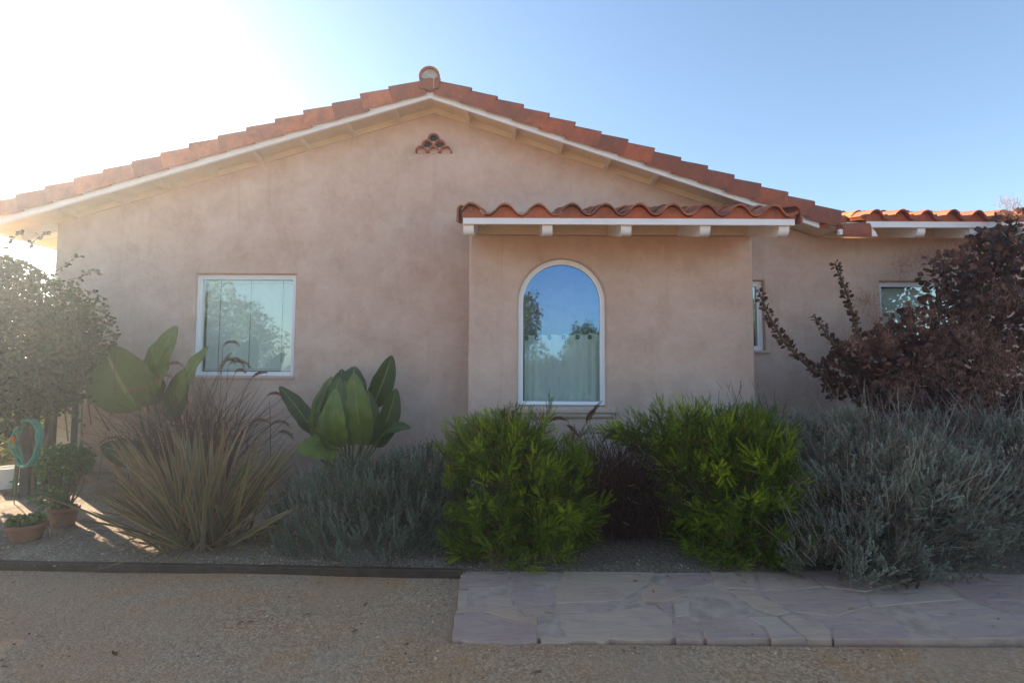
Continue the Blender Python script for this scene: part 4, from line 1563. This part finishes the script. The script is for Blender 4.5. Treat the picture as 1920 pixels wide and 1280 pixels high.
# blade base and tip in the picture's crop, depth of each, width, tint, facing, bow, fold
for k, (a, b_, ya, yb, wd, tn, nr, bw_, fd) in enumerate([
        ((845, 1125), (622, 818), 5.35, 5.30, .20, .15, (.75, -.65, .1), .05, .35),
        ((850, 1110), (938, 758), 5.30, 5.22, .25, .8, (-.55, -.8, .2), .07, .35),
        ((955, 1110), (985, 765), 5.22, 5.10, .30, .55, (-.15, -1, .25), .14, .22),
        ((1010, 1120), (960, 848), 5.08, 4.95, .24, 1.0, (-.05, -1, .35), .22, .25),
        ((1150, 1110), (1085, 745), 5.15, 5.02, .28, .8, (.1, -1, .25), .12, .25),
        ((1060, 1000), (1092, 697), 5.50, 5.50, .36, .22, (.05, -1, .05), .06, .2),
        ((1010, 980), (1010, 712), 5.55, 5.55, .26, .2, (-.3, -1, .05), .06, .2),
        ((1205, 960), (1332, 628), 5.50, 5.45, .25, .16, (.45, -.8, .0), .05, .4),
        ((1230, 1125), (1362, 838), 5.30, 5.25, .24, .22, (.55, -.75, .1), .06, .5),
        ((1255, 1140), (1438, 1072), 5.20, 5.05, .17, .3, (.1, -.7, .7), .16, .45),
        ((990, 1225), (728, 1222), 5.10, 4.85, .30, 1.0, (0, -.75, .6), .10, .4),
        ((905, 1120), (900, 800), 5.18, 5.10, .20, .30, (-.75, -.8, .2), .10, .3),
        ((1085, 1110), (1042, 790), 5.12, 5.0, .22, .5, (.55, -.85, .25), .10, .3),
        ((1185, 1110), (1185, 850), 5.2, 5.12, .20, .25, (.7, -.8, .2), .08, .35),
        ((945, 1140), (905, 935), 5.0, 4.9, .18, .72, (-.6, -.8, .35), .16, .3),
        ((860, 1175), (940, 1075), 5.15, 5.1, .13, .7, (-.3, -1, .1), .05, .3)]):
    paddle(bp, zc(a[0], a[1] + (85 if k not in (0, 5, 6, 7, 9, 10) else 0), ya), zc(*b_, yb), wd * 1.0, tn, nr, bw_, fd, .008, k * 1.7 + 3, BASE2)

Yb1 = 5.3
c1 = at(290, 890, Yb1)
bp1 = empty('bird_of_paradise', (c1.x, c1.y, bed_z(c1.x, c1.y)))
tag(bp1, 'taller pale bird of paradise with big rounded leaves beside the leafy trellis', 'bird of paradise', 'bird of paradise plants against the gable wall')
BASE1 = (c1.x, c1.y, bed_z(c1.x, c1.y))
for k, (a, b_, ya, yb, wd, tn, nr, bw_, fd, sl) in enumerate([
        ((262, 768), (192, 648), 5.2, 5.05, .62, .55, (-.05, -1, .25), .08, .15, 0),
        ((276, 745), (328, 610), 5.3, 5.25, .34, .72, (-.25, -1, .1), .05, .2, 1),
        ((292, 760), (275, 668), 5.4, 5.4, .30, .4, (0, -1, .1), .05, .2, 0),
        ((330, 760), (388, 648), 5.3, 5.2, .23, .72, (-.5, -.9, .1), .05, .4, 0),
        ((278, 860), (188, 835), 5.2, 5.0, .27, .2, (0, -.9, .4), .12, .3, 0),
        ((322, 790), (345, 690), 5.45, 5.5, .24, .3, (.2, -1, .1), .05, .3, 0)]):
    paddle(bp1, at(*a, ya), at(*b_, yb), wd, tn, nr, bw_, fd, .010, k * 2.1 + 40, BASE1, .015, sl)


# ---- smoke bush
LEAF_V = np.array([(0, 0, 0), (-.30, 0.02, .45), (0, -.05, .5), (.30, .02, .45), (-.33, .03, .75), (0, -.05, .8), (.33, .03, .75), (0, -.02, 1.0)], float)
LEAF_F = np.array([(0, 2, 1, 1), (0, 3, 2, 2), (1, 2, 5, 4), (2, 3, 6, 5), (4, 5, 7, 7), (5, 6, 7, 7)])
LEAF_Q = np.array([(0, 2, 4, 1), (0, 3, 6, 2), (2, 5, 7, 4), (2, 6, 7, 5)])


def leaf_sprays(P, D, L, tint, rng):
    V, F, I = scatter(LEAF_V, LEAF_Q, P, D, L, rng)
    return V, F, tint[I]


def smoke_bush():
    rng = np.random.default_rng(83)
    c = at(1735, 905, 5.2)
    z0 = bed_z(c.x, c.y)
    root = empty('smoke_bush', (c.x, c.y, z0))
    tag(root, 'dark purple smoke bush with round leaves and pink plumes before the wing wall', 'smoke bush')
    Bv = Vector((c.x, c.y, z0))
    arms = [[(1660, 800), (1600, 735), (1520, 690), (1470, 640), (1440, 590), (1423, 548)],
            [(1680, 780), (1630, 690), (1605, 610), (1588, 550), (1566, 495)],
            [(1660, 790), (1595, 680), (1560, 640), (1528, 594)],
            [(1720, 780), (1680, 690), (1655, 640), (1648, 610)],
            [(1745, 780), (1755, 640), (1765, 540), (1775, 490)],
            [(1770, 780), (1800, 640), (1840, 520), (1862, 448)],
            [(1790, 780), (1860, 640), (1885, 500), (1895, 400)],
            [(1780, 800), (1860, 720), (1930, 640), (1960, 560)]]
    deps = [4.6, 4.95, 4.8, 5.0, 5.2, 5.2, 5.3, 5.0]
    wood = MB()
    parts = []
    for arm, dep in zip(arms, deps):
        pts = [Bv.copy(), Bv + Vector((0, -.05, .35))] + [at(x, y, 5.2 + (dep - 5.2) * (i + 1) / len(arm)) for i, (x, y) in enumerate(arm)]
        n = len(pts)
        wood.tube(pts, [.026 * (1 - i / n) + .004 for i in range(n)], 6, False)
        # paired leaves along the outer part
        arr = np.array([tuple(p) for p in pts[2:]])
        seg = np.linalg.norm(np.diff(arr, axis=0), axis=1)
        cum = np.concatenate([[0], np.cumsum(seg)])
        s = np.arange(cum[-1] * .12, cum[-1], .0105)
        q = np.clip(np.searchsorted(cum, s) - 1, 0, len(seg) - 1)
        f = ((s - cum[q]) / seg[q])[:, None]
        P = arr[q] * (1 - f) + arr[q + 1] * f
        ax = unit(arr[q + 1] - arr[q])
        for rep in range(2):
            rd = rng.normal(size=P.shape)
            rd = unit(rd - ax * np.sum(rd * ax, 1, keepdims=True))
            keep = rng.random(len(P)) < .72
            D = unit(rd * .85 + ax * rng.uniform(.1, .9, (len(P), 1)) + rng.normal(0, .2, P.shape))
            L = rng.uniform(.045, .085, len(P)) * (1.0 - .35 * s / cum[-1])
            parts.append(leaf_sprays((P + D * .014)[keep], D[keep], L[keep], np.clip(rng.normal(.38, .25, int(keep.sum())), 0, 1), rng))
    # crown masses (px centre, px radii, depth)
    masses = [((1690, 685), (85, 75), 5.05, 1300), ((1620, 700), (70, 60), 4.85, 900), ((1780, 640), (85, 90), 5.2, 1300), ((1860, 650), (90, 120), 5.1, 1700), ((1700, 615), (38, 35), 5.2, 170), ((1785, 515), (38, 42), 5.2, 330),
              ((1865, 520), (65, 85), 5.3, 1150), ((1872, 470), (34, 34), 5.3, 260), ((1930, 560), (90, 140), 5.2, 1300), ((1740, 760), (120, 60), 4.9, 1600), ((1880, 770), (110, 60), 4.9, 1300), ((1908, 412), (20, 12), 5.2, 60)]
    for i, ((px, py), (rx, ry), dep, n) in enumerate(masses):
        n = int(n * .62)
        C_ = at(px, py, dep)
        k = dep / 960
        P, d = lumpy(n, tuple(C_), (rx * k, .34, ry * k), 90 + i, rng, .3, 2.2, .5)
        D = unit(d * .7 + rng.normal(0, .6, d.shape) + [0, -.1, .1])
        parts.append(leaf_sprays(P, D, rng.uniform(.05, .095, n), np.clip(rng.normal(.45, .30, n), 0, 1), rng))
    for i in range(46):
        m = masses[rng.integers(0, len(masses))]
        a = rng.uniform(0, 2 * PI)
        T = at(m[0][0] + math.cos(a) * m[1][0] * .95, m[0][1] + math.sin(a) * m[1][1] * .95, m[2])
        Cc = at(m[0][0], m[0][1], m[2])
        wood.tube([Bv + Vector((0, 0, .5)), Cc, Cc.lerp(T, .6) + Vector((0, 0, .03)), T], [.010, .007, .004, .0015], 5, False)
    V, F, T = merge(*parts)
    np_mesh('foliage', V, F, M['smoke'], root, tint=T)
    wood.build('branches', M['bark'], root)
    # smoke plumes: clouds of hair-thin filaments
    spots = [((1690, 500), 28, 5.0), ((1730, 485), 30, 5.1), ((1770, 480), 30, 5.1), ((1800, 470), 26, 5.1), ((1625, 565), 22, 4.8), ((1650, 600), 30, 4.8), ((1600, 640), 26, 4.7), ((1665, 640), 24, 4.7), ((1890, 388), 22, 5.2), ((1912, 398), 18, 5.2),
             ((1800, 620), 45, 4.7), ((1850, 650), 50, 4.6), ((1760, 690), 45, 4.6), ((1840, 720), 50, 4.6), ((1900, 690), 50, 4.6), ((1690, 730), 40, 4.5), ((1810, 770), 50, 4.5), ((1880, 560), 40, 4.8), ((1730, 600), 35, 4.8)]
    base, az, el, ln = [], [], [], []
    for (px, py), r, dep in spots:
        C_ = np.array(at(px, py, dep))
        k = r * dep / 960
        for _ in range(int(90 + r * 9)):
            d = unit(rng.normal(size=3))
            base.append(C_ + d * k * rng.random() ** .5 * [1, .8, 1])
            az.append(rng.uniform(0, 2 * PI))
            el.append(rng.uniform(-1.2, 1.4))
            ln.append(rng.uniform(.03, .075))
    n = len(base)
    V, F, T, E, C = ribbons(np.array(base), np.array(az), np.array(el), rng.normal(0, 1.0, n), np.array(ln), np.full(n, .0020), rng.random(n), 3, rng=rng, prof=np.ones(4))
    np_mesh('smoke_plumes', V, F, M['plume'], root, tint=T)


smoke_bush()


# ---- trellis with its vine, at the house corner
tr = empty('wooden_trellis', (-4.85, 5.1, bed_z(-4.8, 5.1)))
tag(tr, 'dark wooden trellis posts and rails under the leafy vine at the house corner', 'trellis')
def post(px0, py0, px1, py1, Y, w=.035, z_to=None):
    a = at(px1, py1, Y)
    mb = MB()
    x = at(px0, py0, Y).x
    mb.box(x - w, x + w, Y - w, Y + w, -0.05, 1.9)
    mb.build('post', M['darkwood'], tr, bevel=.004)
for px, Y, w in ((56, 5.0, .045), (92, 5.15, .035), (137, 5.2, .02), (-60, 5.0, .045), (-190, 5.0, .045), (-330, 5.1, .045), (-480, 5.1, .045)):
    post(px, 850, px, 850, Y, w)
for z in (1.02, 1.55):
    mb = MB()
    mb.box(at(-520, 700, 5.1).x, at(140, 700, 5.2).x, 5.165, 5.19, z - .02, z + .02)
    mb.build('rail', M['darkwood'], tr, bevel=.003)

def vine():
    rng = np.random.default_rng(97)
    root = empty('climbing_vine', (-4.9, 5.0, bed_z(-4.9, 5.0)))
    tag(root, 'dense dusty green vine smothering the trellis left of the square window', 'vine')
    lobes = [((-5.05, 5.05, 1.75), (.74, .5, .60), 9500), ((-4.52, 5.0, 1.45), (.44, .42, .52), 5200), ((-5.45, 5.0, 2.02), (.66, .45, .48), 6000), ((-4.72, 4.95, 1.15), (.44, .35, .26), 2600), ((-4.95, 4.95, 1.0), (.5, .35, .28), 2600),
             ((-5.6, 5.0, 1.25), (.6, .45, .6), 5200), ((-6.3, 5.1, 1.7), (.75, .5, .95), 5200), ((-7.2, 5.1, 1.75), (.8, .5, 1.05), 4200), ((-8.2, 5.2, 1.8), (.8, .5, 1.1), 3600), ((-9.1, 5.3, 1.8), (.7, .5, 1.1), 3000),
             ((-4.2, 5.0, 1.62), (.26, .25, .36), 1000), ((-5.3, 4.95, .75), (.35, .3, .3), 900)]
    parts, tips = [], []
    for i, (lc, lr, n) in enumerate(lobes):
        P, d = lumpy(n, lc, lr, 100 + i, rng, .26, 2.6, .45, .25)
        D = unit(d * .5 + rng.normal(0, .6, d.shape) + [0, -.1, -.15])
        cl = np.array([noise.noise(Vector(p) * 4) for p in P])
        parts.append(leaf_sprays(P, D, rng.uniform(.026, .055, len(P)), np.clip(.45 + .45 * cl + rng.normal(0, .2, len(P)), 0, 1), rng))
        tips += [tuple(p) for p in P[rng.integers(0, len(P), 5)]]
    # loose leafy runners reaching over the wall
    wood = MB()
    for (a, b) in (((150, 520), (186, 512)), ((150, 545), (196, 560)), ((160, 570), (200, 590)), ((160, 600), (205, 618)), ((165, 630), (206, 640)), ((120, 500), (150, 482)), ((150, 660), (190, 672)), ((140, 720), (172, 742)), ((140, 745), (178, 758)), ((120, 765), (160, 800)), ((60, 455), (90, 440)), ((20, 455), (40, 440))):
        A, B = at(*a, 4.95), at(*b, 4.9 + rng.normal(0, .05))
        M_ = A.lerp(B, .5) + Vector((0, 0, .03))
        wood.tube([A - (B - A) * .6, A, M_, B], [.004, .003, .0025, .0012], 5, False)
        t = np.linspace(-.3, 1, 15)[:, None]
        P = np.array(A) * (1 - t) + np.array(B) * t + np.array([0, 0, .03]) * (4 * t * (1 - t))
        ax = unit(np.array(B - A))[None]
        rd = rng.normal(size=P.shape)
        D = unit(rd * .6 + ax * .6)
        parts.append(leaf_sprays(P, D, rng.uniform(.035, .06, len(P)), rng.random(len(P)), rng))
    V, F, T = merge(*parts)
    np_mesh('foliage', V, F, M['vine'], root, tint=T)
    for (px, Y) in ((66, 4.93), (84, 5.05), (100, 5.1), (30, 5.0), (-40, 4.95)):
        x = at(px, 850, Y).x
        st = MB()
        st.tube([(x, Y, .03), (x + rng.normal(0, .03), Y, .5), (x + rng.normal(0, .06), Y, 1.0), (x + rng.normal(0, .15), Y, 1.6), (x + rng.normal(0, .25), Y, 2.1)], [.02, .017, .014, .01, .005], 7, False)
        st.build('stem', M['bark'], root)
    for t in tips:
        t = Vector(t)
        wood.tube([(t.x + rng.normal(0, .1), 5.08, .6 + rng.random() * .6), t.lerp(Vector((t.x, 5.08, 1.2)), .4), t], [.006, .004, .002], 5, False)
    tw = wood.build('twigs', M['bark'], root)
    tw['kind'] = 'stuff'


vine()

def corner_bush():  # leaves below the vine, placed and spread out of view to block low sun
    rng = np.random.default_rng(109)
    root = empty('sunlit_bush', (-7.1, 7.1, 0))
    tag(root, 'loose leafy bush in the sun beyond the house corner, seen below the vine', 'bush')
    parts, tips = [], []
    for i, (lc, lr, n) in enumerate((((-7.1, 7.1, .62), (.75, .5, .62), 3000), ((-8.3, 7.5, .7), (.8, .6, .7), 2600), ((-6.55, 6.7, .38), (.42, .4, .38), 1100))):
        P, d = lumpy(n, lc, lr, 120 + i, rng, .3, 2.4, .45, .03)
        D = unit(d * .5 + rng.normal(0, .6, d.shape) + [0, 0, .2])
        parts.append(leaf_sprays(P, D, rng.uniform(.04, .08, len(P)), np.clip(rng.normal(.5, .25, len(P)), 0, 1), rng))
        tips += [tuple(q) for q in P[rng.integers(0, len(P), 9)]]
    V, F, T = merge(*parts)
    np_mesh('foliage', V, F, M['potleaf'], root, tint=T)
    branch_mesh((-7.1, 7.1, .0), tips, .014, rng, M['bark'], root)


corner_bush()

# cream board standing behind the trellis
mb = MB()
p = at(122, 800, 5.75)
mb.box(at(102, 800, 5.75).x, at(150, 800, 5.75).x, 5.72, 5.76, .06, 1.14)
b0 = mb.build('board', M['panel'], bevel=.004)
b0.name = 'cream_board'
tag(b0, 'cream painted board standing at the house corner behind the dark trellis', 'board')

# coiled garden hose hanging on the trellis and lying below it
mb = MB()
hc = at(62, 832, 4.93)
pts = []
for k in range(130):
    a = 2 * PI * k / 26
    rx_, rz_ = .10 + .004 * (k % 7), .22
    pts.append((hc.x + rx_ * math.cos(a), hc.y - .02 + .013 * math.sin(k * .9) - .0006 * k, hc.z + .02 + rz_ * math.sin(a) + .004 * math.sin(k * 1.7)))
hg = at(12, 885, 4.9)
for k in range(150):
    a = 2 * PI * k / 30 + 1.0
    rr = .19 + .018 * (k / 30)
    pts.append((hg.x + rr * math.cos(a), hg.y + .4 + rr * .9 * math.sin(a), .10 + .02 * (k / 30) + .03 * max(0, math.sin(a))))
mb.tube(pts, .010, 8)
h = mb.build('garden_hose', M['hose'], smooth=60)
tag(h, 'green garden hose hung in loops on the trellis and coiled below', 'hose')
mb = MB()
pl = at(12, 900, 5.3)
mb.lathe((pl.x, pl.y + .05, .06), [(.10, 0), (.125, .24), (.132, .25), (.122, .25), (.10, .03)], 28)
o = mb.build('pail', M['pail'], smooth=40)
tag(o, 'white pail standing in the sun inside the hose coil', 'pail')


# ---- pots at the left end of the bed
def pot(name, label, c, r, h, grp):
    t = empty(name, (c[0], c[1], c[2]))
    tag(t, label, 'pot', grp)
    mb = MB()
    mb.lathe(c, [(r * .66, 0), (r * .72, .004), (r * .93, h * .72), (r * .97, h * .74), (r * 1.04, h * .78), (r * 1.05, h * .97), (r, h), (r * .9, h), (r * .86, h * .8)], 30)
    mb.build('bowl', M['clay'], t, smooth=35)
    mb = MB()
    mb.lathe((c[0], c[1], c[2] + h * .78), [(r * .87, 0), (r * .87, .006), (r * .4, .012), (0.001, .014)], 24)
    mb.build('potting_soil', M['soil'], t)
    return t


g0 = at(42, 1012, 3.83)
pot('clay_pot', 'wide low clay bowl with succulents at the bed edge', (g0.x, 3.86, .055), .12, .12, 'clay pots by the trellis')
g1 = at(108, 985, 4.15)
pot('clay_pot', 'deeper clay pot holding the bushy green topped shrub', (g1.x, 4.2, .06), .10, .15, 'clay pots by the trellis')


def succulent(c, r, n, seed, label):
    rng = np.random.default_rng(seed)
    t = empty('succulent', c)
    tag(t, label, 'succulent', 'succulents in the clay bowl')
    az = np.arange(n) * 2.39996
    el = 1.4 - 1.2 * np.sqrt(np.arange(n) / n)
    D = np.stack([np.cos(az) * np.cos(el), np.sin(az) * np.cos(el), np.sin(el)], -1)
    V, F, I = scatter(LEAF_V, LEAF_Q, np.tile(np.array(c), (n, 1)) + D * .01, D, np.full(n, r), rng)
    np_mesh('rosette', V, F, M['potleaf'], t, tint=rng.random(n)[I])
    mb = MB()
    mb.tube([(c[0], c[1], c[2] - .05), (c[0], c[1], c[2] + .01)], .012, 6)
    mb.build('stem', M['bopstalk'], t)


for i, (dx, dy, r, lb) in enumerate(((-.045, -.03, .07, 'larger green succulent rosette at the left of the clay bowl'), (.05, -.035, .055, 'small succulent rosette at the front of the clay bowl'), (.02, .045, .07, 'succulent rosette at the back of the clay bowl'))):
    succulent((g0.x + dx, 3.86 + dy, .175), r, 26, 200 + i, lb)


def pot_shrub():
    rng = np.random.default_rng(207)
    c = (g1.x, 4.2, .18)
    t = empty('potted_shrub', c)
    tag(t, 'small bushy shrub on bare upright stems growing from a clay pot', 'potted shrub')
    parts, tips = [], []
    for i, (lc, lr, n) in enumerate((((g1.x, 4.2, .58), (.16, .16, .11), 800), ((g1.x + .07, 4.2, .54), (.1, .1, .1), 350), ((g1.x - .08, 4.15, .52), (.09, .09, .08), 260), ((g1.x - .05, 4.12, .30), (.12, .1, .08), 160))):
        P, d = lumpy(n, lc, lr, 300 + i, rng, .3, 2.5, .4)
        D = unit(d * .6 + rng.normal(0, .5, d.shape) + [0, 0, .3])
        parts.append(leaf_sprays(P, D, rng.uniform(.025, .045, n), np.clip(rng.normal(.4, .25, n), 0, 1), rng))
        tips += [tuple(p) for p in P[rng.integers(0, n, 7)]]
    V, F, T = merge(*parts)
    np_mesh('foliage', V, F, M['potleaf'], t, tint=T)
    for q in tips:
        mb = MB()
        q = Vector(q)
        b = Vector((c[0] + rng.normal(0, .04), c[1] + rng.normal(0, .04), c[2] - .01))
        mb.tube([b, b.lerp(q, .5) + Vector((rng.normal(0, .02), 0, 0)), q], [.007, .006, .003], 6, False)
        mb.build('stem', M['bark'], t)


pot_shrub()
# pale gnarled roots beside the pots
mb = MB()
for (x0, y0, x1, y1, hh, Y) in ((55, 1030, 78, 985, 60, 3.85), (78, 985, 95, 1015, 20, 3.9), (82, 980, 105, 1020, 22, 3.95), (100, 985, 122, 1000, 14, 4.0)):
    A, B = at(x0, y0, Y), at(x1, y1, Y)
    m_ = A.lerp(B, .5) + Vector((0, 0, .05))
    A.z = max(A.z, .05)
    mb.tube([A, A.lerp(m_, .6) + Vector((0, 0, .015)), m_, B.lerp(m_, .5) + Vector((0, 0, .01)), B], [.007, .008, .008, .006, .005], 6)
o = mb.build('driftwood', M['drystem'], smooth=60)
tag(o, 'pale twisted driftwood lying between the clay pots', 'driftwood')

# orange flower by the hose
fl = empty('orange_flower', (-5.0, 4.7, .06))
tag(fl, 'single orange flower on a thin stem beside the hanging hose', 'flower')
pf = at(28, 822, 4.75)
mb = MB()
mb.tube([(pf.x + .03, 4.75, .05), (pf.x + .02, 4.75, .4), tuple(pf)], [.004, .003, .002], 6)
mb.build('stem', M['bopstalk'], fl)
nn = 18
az = np.arange(nn) * 2.4
D = np.stack([np.cos(az) * .8, -.5 + 0 * az, np.sin(az) * .8], -1)
V, F, I = scatter(LEAF_V, LEAF_Q, np.tile(np.array(pf), (nn, 1)), D, np.full(nn, .035), np.random.default_rng(4))
np_mesh('petals', V, F, M['orange'], fl, tint=np.random.default_rng(5).random(nn)[I])

# thin irrigation stake in front of the first green shrub
a_, b_ = at(921, 1018, 3.30), at(920, 1076, 3.30)
mb = MB()
mb.tube([(b_.x, 3.30, .045), (b_.x + .002, 3.30, .15), (a_.x, 3.305, a_.z)], [.0025, .0022, .002], 7)
mb.box(b_.x - .006, b_.x + .006, 3.296, 3.306, .052, .058)
o = mb.build('irrigation_stake', M['drystem'])
tag(o, 'thin irrigation stake standing at the path before the green shrub', 'stake')

# fallen leaves: each a thing of its own
rng = np.random.default_rng(311)
spots = [(475, 1062, 'curled brown leaf on the gravel against the timber edging'), (640, 1066, 'brown leaf on the gravel below the grey-green lavender'), (215, 1228, 'dark leaf lying alone on the gravel at the lower left'), (845, 1052, 'dark leaf resting on the bed by the end of the timber edging'),
         (400, 1030, 'reddish leaf on the grey bed below the flax'), (1640, 1097, 'curled tan leaf on the path below the dry lavender'), (1580, 1098, 'brown leaf on the path at the foot of the lavender')]
for px, py, lb in spots:
    d = ray(px, py)
    zt = .0
    if py < 1060 or px > 860:
        zt = .06
    t = (zt + .004 - CAM_H) / d.z
    x, y = d.x * t, d.y * t
    if y > edge_y(x) and px < 860:
        zt = bed_z(x, y)
    a = rng.uniform(0, 2 * PI)
    L = rng.uniform(.028, .05)
    mb = MB()
    V = []
    for i in range(7):
        u = i / 6
        wd = .33 * L * math.sin(PI * max(.02, u * .97)) ** .7
        for s in (-1, 0, 1):
            lx, ly = (u - .5) * L, s * wd
            V.append((x + lx * math.cos(a) - ly * math.sin(a), y + lx * math.sin(a) + ly * math.cos(a), zt + .005 + .010 * abs(s) + .012 * (u - .5) ** 2 * 4))
    F = [(i * 3 + j, i * 3 + j + 1, i * 3 + j + 4, i * 3 + j + 3) for i in range(6) for j in range(2)]
    o = np_mesh('fallen_leaf', V, F, M['deadleaf'], None, True, tint=np.full(len(V), rng.random()))
    tag(o, lb, 'fallen leaf', 'fallen leaves on the ground')


# dry litter: bits of twig and leaf blown over the yard and into the bed
rng = np.random.default_rng(331)
N = 420
P = np.stack([rng.uniform(-5, 5, N), rng.uniform(1.7, 3.3, N), np.zeros(N)], -1)
P[:200, 1] = rng.uniform(3.42, 4.6, 200)
P[:200, 0] = rng.uniform(-4.5, 3.2, 200)
P[200:300, 1] = 3.30 - np.abs(rng.normal(0, .06, 100))
P[200:300, 0] = rng.uniform(-4, 3.2, 100)
P[:, 2] = [(bed_z(a, c) if c > 3.36 + .036 * max(0, -.33 - a) else (.030 if a > -.28 and c > 2.5 else ground_z(a, c))) + .004 for a, c in P[:, :2]]
az = rng.uniform(0, 2 * PI, N)
V, F, T, E, C = ribbons(P, az, rng.uniform(.0, .35, N), rng.uniform(.2, .9, N), rng.uniform(.012, .055, N), np.where(rng.random(N) < .5, rng.uniform(.002, .004, N), rng.uniform(.006, .014, N)), rng.random(N), 3, rng=rng)
V[:, 2] = np.maximum(V[:, 2], .003)
o = np_mesh('debris', V, F, M['deadleaf'], None, tint=T)
tag(o, 'dry bits of leaf and twig littering the yard, path and bed', 'litter', kind='stuff')


# ---- what the windows mirror: trees across the yard and hills behind them
def tree(label, x, y, lobes, n, seed, trunk_r=.09, leaf=(.09, .17)):
    rng = np.random.default_rng(seed)
    t = empty('tree', (x, y, 0))
    tag(t, label, 'tree', 'trees across the yard mirrored in the windows')
    parts, tips = [], []
    for i, (lc, lr, sh) in enumerate(lobes):
        k = int(n * sh)
        P, d = lumpy(k, (x + lc[0], y + lc[1], lc[2]), lr, seed + i, rng, .38, 2.6, .45, .15)
        D = unit(d * .5 + rng.normal(0, .7, d.shape))
        parts.append(leaf_sprays(P, D, rng.uniform(leaf[0], leaf[1], len(P)), np.clip(rng.normal(.5, .28, len(P)), 0, 1), rng))
        tips += [tuple(p) for p in P[rng.integers(0, len(P), 12)]]
    V, F, T = merge(*parts)
    np_mesh('crown', V, F, M['tree'], t, tint=T)
    mb = MB()
    top = max(l[0][2] for l in lobes)
    mb.tube([(x, y, -.05), (x + .03, y, top * .3), (x - .03, y, top * .6), (x, y, top)], [trunk_r, trunk_r * .8, trunk_r * .55, trunk_r * .2], 10)
    for q in tips:
        q = Vector(q)
        b = Vector((x, y, min(top * .7, q.z * .5)))
        mb.tube([b, b.lerp(q, .5) + Vector((0, 0, .1)), q], [trunk_r * .35, trunk_r * .22, trunk_r * .06], 6, False)
    mb.build('trunk', M['bark'], t)


tree('broad round tree mirrored across most of the square window', -12.2, -8.0, [((0, 0, 2.3), (2.7, 2.2, 2.3), .7), ((-2.2, .3, 2.4), (2.2, 2, 2.2), .3)], 26000, 401, .16, (.07, .14))
tree('slim leafy tree mirrored along the left edge of the arched window', .25, -8.0, [((0, 0, 3.2), (.75, .7, 1.1), .6), ((.1, .2, 1.6), (.9, .8, 1.2), .4)], 6000, 411, .08, (.06, .12))
tree('bright tree mirrored low on the right side of the arched window', 2.75, -8.5, [((0, 0, 1.7), (.85, .8, 1.35), 1.0)], 7000, 421, .07, (.06, .12))
tree('low bushy tree mirrored at the bottom of the arched window', 1.5, -9.5, [((0, 0, .9), (1.2, .7, .9), 1.0)], 6000, 431, .06, (.06, .11))
tree('distant dark tree mirrored in the narrow window by the bay corner', 11.5, -9.0, [((0, 0, 2.4), (2.4, 2.0, 2.3), 1.0)], 4500, 441, .14, (.10, .2))
hm = MB()
nseg = 120
ring0 = hm.add([(120 * math.sin(2 * PI * k / nseg), 120 * math.cos(2 * PI * k / nseg), -2) for k in range(nseg)])
def hill_h(k):
    a = 2 * PI * k / nseg
    back = max(0, -math.cos(a))
    return 1 + back * (1.6 + 2.4 * (noise.noise(Vector((math.sin(a) * 3, math.cos(a) * 3, 1))) + .5))
ring1 = hm.add([(150 * math.sin(2 * PI * k / nseg), 150 * math.cos(2 * PI * k / nseg), hill_h(k)) for k in range(nseg)])
ring2 = hm.add([(190 * math.sin(2 * PI * k / nseg), 190 * math.cos(2 * PI * k / nseg), -2) for k in range(nseg)])
for A, B in ((ring0, ring1), (ring1, ring2)):
    for k in range(nseg):
        hm.face((A + k, A + (k + 1) % nseg, B + (k + 1) % nseg, B + k))
structure(hm.build('hills', M['hill'], smooth=80))

# ------------------------------------------------------------------ haze volume added to stand in for lens glare
hzm, hnt, hout = new_mat('glare_haze')
pv = hnt.nodes.new('ShaderNodeVolumePrincipled')
pv.inputs['Color'].default_value = (0.80, 0.89, 1.0, 1)
pv.inputs['Density'].default_value = 0.0045
pv.inputs['Anisotropy'].default_value = 0.66
hnt.links.new(pv.outputs[0], hout.inputs['Volume'])
mb = MB()
mb.box(-950, 950, -950, 950, -3.2, 5.4)
hz = mb.build('haze', hzm)
tag(hz, 'thin added haze standing in for lens glare at the left of the house', 'haze', kind='stuff')

# ------------------------------------------------------------------ light
SUN_AZ, SUN_EL = math.radians(-53), math.radians(20)     # azimuth from +Y, negative to the left
sd = Vector((math.sin(SUN_AZ) * math.cos(SUN_EL), math.cos(SUN_AZ) * math.cos(SUN_EL), math.sin(SUN_EL)))
ld = bpy.data.lights.new('sun', 'SUN')
ld.energy = 5.0
ld.angle = math.radians(0.5)
ld.color = (1.0, 0.87, 0.70)
sun = bpy.data.objects.new('sun', ld)
sun.rotation_euler = sd.to_track_quat('Z', 'Y').to_euler()
COL.objects.link(sun)
w = bpy.data.worlds.new('World')
S.world = w
w.use_nodes = True
nt = w.node_tree
bg = nt.nodes['Background']
sky = nt.nodes.new('ShaderNodeTexSky')
sky.sky_type = 'NISHITA'
sky.sun_disc = False
sky.sun_elevation = SUN_EL
sky.sun_rotation = SUN_AZ
sky.air_density = 1.0
sky.dust_density = 0.35
sky.ozone_density = 3.2
nt.links.new(sky.outputs[0], bg.inputs[0])
bg.inputs[1].default_value = 0.08

S.view_settings.view_transform = 'Standard'
S.view_settings.look = 'None'
S.view_settings.gamma = 1.0
S.view_settings.exposure = 2.12
S.view_settings.use_white_balance = True
S.view_settings.white_balance_temperature = 7450
S.render.engine = 'CYCLES'
S.cycles.use_denoising = True
S.cycles.max_bounces = 8
S.cycles.diffuse_bounces = 4
S.cycles.transparent_max_bounces = 12
S.cycles.sample_clamp_indirect = 6
